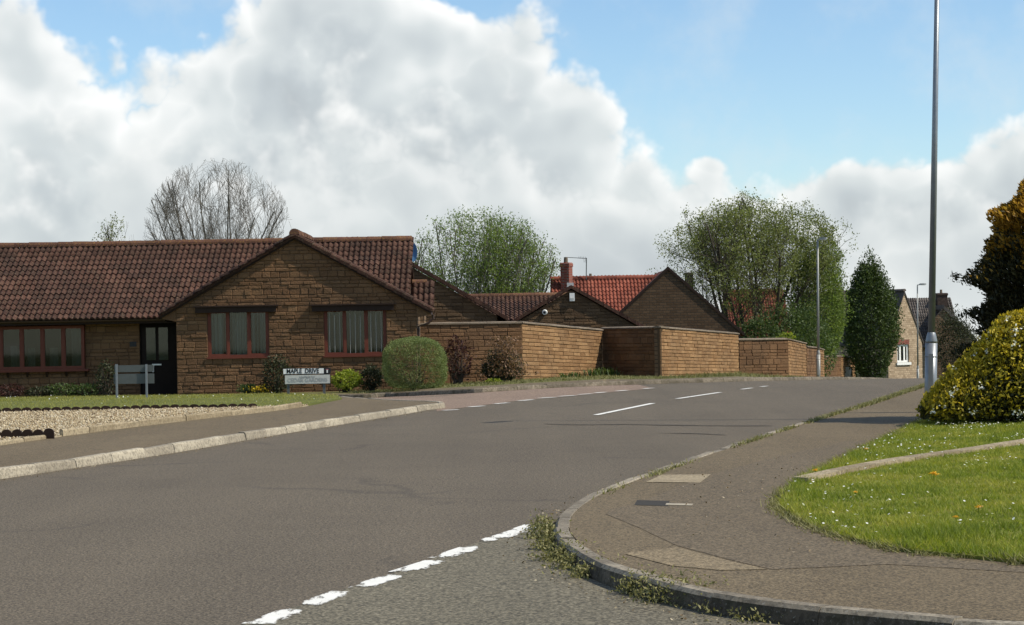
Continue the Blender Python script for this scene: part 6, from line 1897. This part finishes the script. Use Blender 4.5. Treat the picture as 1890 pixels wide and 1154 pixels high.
# one stray bough to the left
segs = []; bp = []
pA = np.array([cx_ - 0.4, YC - 0.2, at(1800, 545, YC).z]); pB = np.array(at(1764, 510, YC - 0.3))
for k in range(6):
    p, q = pA + (pB - pA) * k / 6, pA + (pB - pA) * (k + 1) / 6; segs.append((p, q, 0.017 - 0.002 * k, 0.015 - 0.002 * k)); bp.append(np.repeat([q], 46, 0) + R.normal(size=(46, 3)) * (0.085 - 0.010 * k))
tubes_mesh('bough', segs, M_BARK, con); leaf_mesh('bough_foliage', np.concatenate(bp), 0.065, L_CONIF, con, R, 0.36, axis=unit(np.array([pB - pA])), axis_w=0.4)

# ---- grass
def blades(name, label, pts, h, w, mat, R, kindname='grass', tint=None, lean=0.55):
    n = len(pts); a = R.uniform(0, 2 * math.pi, n); h = np.broadcast_to(h, (n,)) * R.uniform(0.5, 1.4, n); w = np.broadcast_to(w, (n,))
    d = np.stack([np.cos(a), np.sin(a), np.zeros(n)], 1); ln = R.normal(size=(n, 2)) * lean
    tip = pts + np.stack([ln[:, 0] * h, ln[:, 1] * h, h], 1)
    V = np.stack([pts - d * w[:, None], pts + d * w[:, None], tip], 1).reshape(-1, 3)
    t = R.random(n) if tint is None else tint
    o = np_mesh(name, V, np.arange(3 * n).reshape(n, 3), mat, tint=np.repeat(np.clip(t, 0, 1), 3))
    return tag(o, label, kindname, kind='stuff')


def vnoise(P, cell, seed):
    g = np.random.default_rng(seed).random((256, 256)); x = P[:, 0] / cell + 60; y = P[:, 1] / cell + 60
    i, j = np.floor(x).astype(int), np.floor(y).astype(int); fx, fy = x - i, y - j; fx = fx * fx * (3 - 2 * fx); fy = fy * fy * (3 - 2 * fy); i %= 255; j %= 255
    return (g[i, j] * (1 - fx) + g[i + 1, j] * fx) * (1 - fy) + (g[i, j + 1] * (1 - fx) + g[i + 1, j + 1] * fx) * fy


def patchy(P, s):
    return 0.5 + 0.25 * (np.sin(P[:, 0] * 1.7 * s + 1.3 * np.sin(P[:, 1] * 1.1 * s)) + np.sin(P[:, 1] * 2.3 * s + 1.7 * np.sin(P[:, 0] * 0.9 * s + 2)))


R = np.random.default_rng(111)
n = 520000
Yv = 11.5 + 24.5 * R.random(n) ** 1.25; Xv = R.uniform(1.5, 11.0, n)
ok = in_poly(Xv, Yv, lawn_r_poly) & (Xv < 0.262 * Yv + 2.4)
Xv, Yv = Xv[ok], Yv[ok]
pts = np.stack([Xv, Yv, lawn_r_z(Xv, Yv) - 0.004], 1)
ed = edge_dist(Xv, Yv)
pt_ = patchy(pts, 1.0); tall = patchy(pts[:, [1, 0, 2]] + 3, 1.4)
hgt = 0.020 + 0.045 * np.clip(vnoise(pts, 0.30, 5) * 0.7 + vnoise(pts, 0.11, 6) * 0.5 - 0.2, 0, 1) ** 1.5 + 0.018 * (ed < 0.18) + 0.035 * np.exp(-(((Xv - gp(1720, 990, .13).x) / 0.35) ** 2 + ((Yv - gp(1720, 990, .13).y) / 0.7) ** 2))
blades('grass', 'short bright green grass of the corner lawn', pts, hgt, 0.0035 + 0.00012 * Yv, L_GRASS, R, tint=0.02 + 0.20 * pt_ + 0.55 * vnoise(pts, 0.55, 3) + 0.35 * vnoise(pts, 0.16, 4) - 0.10 + R.normal(size=len(pts)) * 0.20 - 0.40 * np.clip(vnoise(pts, 0.30, 5) - 0.6, 0, 1) * 2, lean=0.6)
# straggling dry edge over the path
k = R.integers(0, len(LE), 24000); Pe = LE[k]; Pe = Pe[(Pe[:, 1] < 36)]
Pe = Pe + np.stack([R.normal(size=len(Pe)) * 0.05, R.normal(size=len(Pe)) * 0.05, np.zeros(len(Pe))], 1)
Pe[:, 2] = terr(Pe[:, 0], Pe[:, 1]) + 0.108
blades('grass', 'ragged dry grass edge of the corner lawn along the footpath', Pe, 0.042 * (0.5 + np.clip(patchy(Pe, 4.0), 0, 1)), 0.0045, L_WEED, R, lean=0.95)
# daisies
nd = 4200
cl = np.stack([R.uniform(2, 10, 160), 12 + 23 * R.random(160)], 1)
D = cl[R.integers(0, 160, nd)] + R.normal(size=(nd, 2)) * np.array([0.22, 0.5])
ok = in_poly(D[:, 0], D[:, 1], lawn_r_poly) & (D[:, 0] < 0.262 * D[:, 1] + 0.8)
D = D[ok]; thin = R.random(len(D)) < 0.30 + 0.6 * sstep(D[:, 1], 15, 26); D = D[thin]
c = np.stack([D[:, 0], D[:, 1], lawn_r_z(D[:, 0], D[:, 1]) + R.uniform(0.035, 0.065, len(D))], 1)
def discs(name, label, c, rad, mat, R, cat, k=6, tilt=0.35):
    n = len(c); an = np.arange(k) * 2 * math.pi / k
    t1 = R.normal(size=(n, 2)) * tilt
    V = np.stack([c[:, None, 0] + np.cos(an) * rad, c[:, None, 1] + np.sin(an) * rad, c[:, None, 2] + rad * (np.cos(an) * t1[:, :1] + np.sin(an) * t1[:, 1:])], 2).reshape(-1, 3)
    o = np_mesh(name, V, np.arange(n * k).reshape(n, k), mat, tint=np.repeat(R.random(n), k)); return tag(o, label, cat, kind='stuff')
discs('daisies', 'white daisies scattered over the corner lawn', c, 0.0095, L_PETAL, R, 'daisies')
# dandelions: single flowers
for i, (px, py, lab) in enumerate(((1723, 886, 'large orange yellow dandelion in the middle of the corner lawn'), (1805, 950, 'orange dandelion low on the right of the corner lawn'), (1763, 969, 'small orange dandelion lowest on the corner lawn'), (1504, 879, 'yellow dandelion at the pale edging strip end'), (1598, 838, 'small yellow dandelion above the pale edging strip'), (1578, 921, 'tiny yellow dandelion left on the corner lawn'))):
    q = gp(px, py, zf=lawn_r_z, off=0.0); R = np.random.default_rng(120 + i)
    rt = thing('dandelion', lab, 'flower', q, group='dandelions')
    m = MB(); m.tube([q, q + Vector((0.005, 0, 0.05))], 0.003, 5); m.build('stalk', L_GRASS, rt)
    s = (1.3, 0.95, 0.75, 0.9, 0.75, 0.6)[i]
    Pd = np.array(q + Vector((0.005, 0, 0.055))) + R.normal(size=(60, 3)) * np.array([0.012, 0.012, 0.004]) * s
    leaf_mesh('flower_head', Pd, 0.022 * s, L_ORANGE, rt, R, 0.35, axis=unit(R.normal(size=(60, 3)) * np.array([1, 1, 0.35])), axis_w=0.8)

# front lawn grass, daisies and gravel on the left
R = np.random.default_rng(113)
lx = [p[0] for p in lawn_l_poly]; ly = [p[1] for p in lawn_l_poly]
n = 160000
Xv = R.uniform(max(min(lx), -16), max(lx), n); Yv = R.uniform(min(ly), max(ly), n); ok = in_poly(Xv, Yv, lawn_l_poly)
pts = np.stack([Xv[ok], Yv[ok], lawn_l_z(Xv[ok], Yv[ok]) - 0.004], 1)
blades('grass', 'yellowish mown grass of the bungalow front lawn', pts, 0.03 + 0.02 * patchy(pts, 0.8), 0.007, L_GRASS2, R, tint=0.2 + 0.5 * patchy(pts, 0.7) + R.normal(size=len(pts)) * 0.2)
nd = 700; Xv = R.uniform(max(min(lx), -15), max(lx), nd * 3); Yv = R.uniform(min(ly), max(ly), nd * 3); ok = in_poly(Xv, Yv, lawn_l_poly) & (R.random(nd * 3) < 0.35 + 0.3 * (Yv > 44))
c = np.stack([Xv[ok], Yv[ok], lawn_l_z(Xv[ok], Yv[ok]) + 0.05], 1)
discs('daisies', 'white daisies dotted over the bungalow front lawn', c[:len(c) // 2], 0.013, L_PETAL, R, 'daisies', tilt=0.6)
n = 44000
gxs = [p[0] for p in grav_poly]; gys = [p[1] for p in grav_poly]
Xv = R.uniform(max(min(gxs), -12), max(gxs), n); Yv = R.uniform(min(gys), max(gys), n); ok = in_poly(Xv, Yv, grav_poly)
Xv, Yv = Xv[ok], Yv[ok]; n = len(Xv)
oc = np.array([(1, 0, 0), (-1, 0, 0), (0, 1, 0), (0, -1, 0), (0, 0, 1), (0, 0, -1.0)]); of = np.array([(0, 2, 4), (2, 1, 4), (1, 3, 4), (3, 0, 4), (2, 0, 5), (1, 2, 5), (3, 1, 5), (0, 3, 5)])
sz = R.uniform(0.008, 0.019, (n, 1, 1)) * R.uniform(0.6, 1.3, (n, 1, 3)); jit = R.normal(size=(n, 6, 3)) * 0.2
V = np.stack([Xv, Yv, terr(Xv, Yv) + 0.126 + 0.014 * R.random(n)], 1)[:, None, :] + (oc[None] + jit) * sz
m_g, Ng, og = new_mat('gravel_stone')
tt = Ng.n('ShaderNodeAttribute', attribute_name='tint').outputs['Fac']
principled(Ng, og, Ng.ramp(tt, [(0.0, (0.17, 0.12, 0.07)), (0.3, (0.33, 0.25, 0.145)), (0.7, (0.47, 0.38, 0.24)), (1.0, (0.62, 0.55, 0.42))]), 0.85)
tag(np_mesh('gravel', V.reshape(-1, 3), (of[None] + (np.arange(n) * 6)[:, None, None]).reshape(-1, 3), m_g, tint=np.repeat(R.random(n), 6)), 'pale yellow gravel beside the front lawn', 'gravel', kind='stuff')

# verge grass in front of the walls
R = np.random.default_rng(114)
n = 15000
i = R.integers(0, len(bear) - 1, n); f = R.random(n); t = 0.33 + 0.68 * R.random(n)
KAi = KA[i] * (1 - f[:, None]) + KA[i + 1] * f[:, None]; WAi = WA[i] * (1 - f[:, None]) + WA[i + 1] * f[:, None]
kz = terr(KAi[:, 0], KAi[:, 1]) + 0.105
pts = np.stack([KAi[:, 0] * (1 - t) + WAi[:, 0] * t, KAi[:, 1] * (1 - t) + WAi[:, 1] * t, kz * (1 - t) + WAi[:, 2] * t], 1)
pxs = CX + F * pts[:, 0] / pts[:, 1]
ok = (pxs > 640) & (pxs < 1480); pts = pts[ok]; pxs = pxs[ok]
blades('grass', 'dry patchy grass on the verge below the garden walls', pts, 0.05 + 0.08 * patchy(pts, 0.6) * sstep(pxs, 1180, 1300), 0.012, L_WEED, R, tint=0.15 + 0.4 * patchy(pts, 0.5) + R.normal(size=len(pts)) * 0.2)
# weedy grass along the right kerb top, and weeds in the gutter
k = R.integers(0, len(RK), 60000); Pe = RK[k].copy(); d = R.normal(size=len(Pe)) * 0.03
off = offset_line(RK, 0.15)[k]
Pe[:, 0] = off[:, 0] + d; Pe[:, 1] = off[:, 1] + R.normal(size=len(Pe)) * 0.03; Pe[:, 2] = terr(Pe[:, 0], Pe[:, 1]) + 0.10
dens = np.clip(0.5 + 0.5 * np.sin(Pe[:, 1] * 1.9 + 2 * np.sin(Pe[:, 1] * 0.7)), 0, 1) * sstep(Pe[:, 1], 15.5, 20) + sstep(Pe[:, 1], 28, 36)
ok = (R.random(len(Pe)) < dens * 0.28 * sstep(Pe[:, 1], 13.5, 16)) & (Pe[:, 1] < 75)
blades('grass', 'thin dry weeds along the back of the right kerb', Pe[ok], 0.018 + 0.0011 * Pe[ok][:, 1], 0.004 + 0.0002 * Pe[ok][:, 1], L_WEED, R, lean=0.7)
R = np.random.default_rng(115)
wp = []
for (px, py, n, sp, hh) in ((1003, 978, 90, 0.05, 0.09), (1006, 995, 130, 0.06, 0.09), (1018, 1015, 150, 0.07, 0.10), (1040, 1036, 190, 0.09, 0.09), (1070, 1050, 190, 0.09, 0.08), (1098, 1066, 160, 0.09, 0.08), (1185, 1098, 130, 0.07, 0.10), (1215, 1104, 170, 0.08, 0.09), (1250, 1112, 200, 0.09, 0.10), (1285, 1118, 160, 0.08, 0.09), (1345, 1134, 90, 0.08, 0.06), (1420, 1146, 60, 0.1, 0.05)):
    c = gp(px, py)
    P = np.array(c) + np.stack([R.normal(size=n * 5) * sp, R.normal(size=n * 5) * sp * 0.8, np.abs(R.normal(size=n * 5)) * hh * 0.55 + 0.006], 1)
    wp.append(P)
wp = np.concatenate(wp)
tag(leaf_mesh('weeds', wp, 0.026, L_WEED, None, R, 0.45, axis=np.array([[0, 0, 1.0]]), axis_w=0.3), 'straggling weeds growing in the gutter at the kerb corner', 'weeds', kind='stuff')
# dead leaves and grit along the gutters
k = R.integers(0, len(RK), 2600); P = offset_line(RK, -0.10)[k]; P = P[P[:, 1] < 22]
P = P + np.stack([-np.abs(R.normal(size=len(P))) * 0.13, -np.abs(R.normal(size=len(P))) * 0.10, np.zeros(len(P))], 1); P[:, 2] = terr(P[:, 0], P[:, 1]) + 0.014
k = R.integers(0, len(LK), 900); P2 = offset_line(LK, -0.08)[k]; P2 = P2[(P2[:, 1] < 38)] + np.stack([np.abs(R.normal(size=(P2[:, 1] < 38).sum())) * 0.1, np.zeros((P2[:, 1] < 38).sum()), np.zeros((P2[:, 1] < 38).sum())], 1); P2[:, 2] = terr(P2[:, 0], P2[:, 1]) + 0.012
P3 = np.stack([R.uniform(1.2, 3.0, 160), R.uniform(12.5, 22, 160), np.full(160, 0.118)], 1)
P3 = P3[in_poly(P3[:, 0], P3[:, 1], [(p[0], p[1]) for p in path_r])]
L_LITTER = mat_leaf('leaf_litter', [(0.0, (0.07, 0.045, 0.02)), (0.5, (0.18, 0.12, 0.05)), (1.0, (0.55, 0.48, 0.34))], trans=0.1)
tag(leaf_mesh('leaf_litter', np.concatenate([P, P2, P3]), 0.020, L_LITTER, None, R, 0.6, axis=unit(R.normal(size=(len(P) + len(P2) + len(P3), 3)) * np.array([1, 1, 0.15])), axis_w=0.9), 'bits of dead leaf and grit along the kerbs', 'leaf litter', kind='stuff')
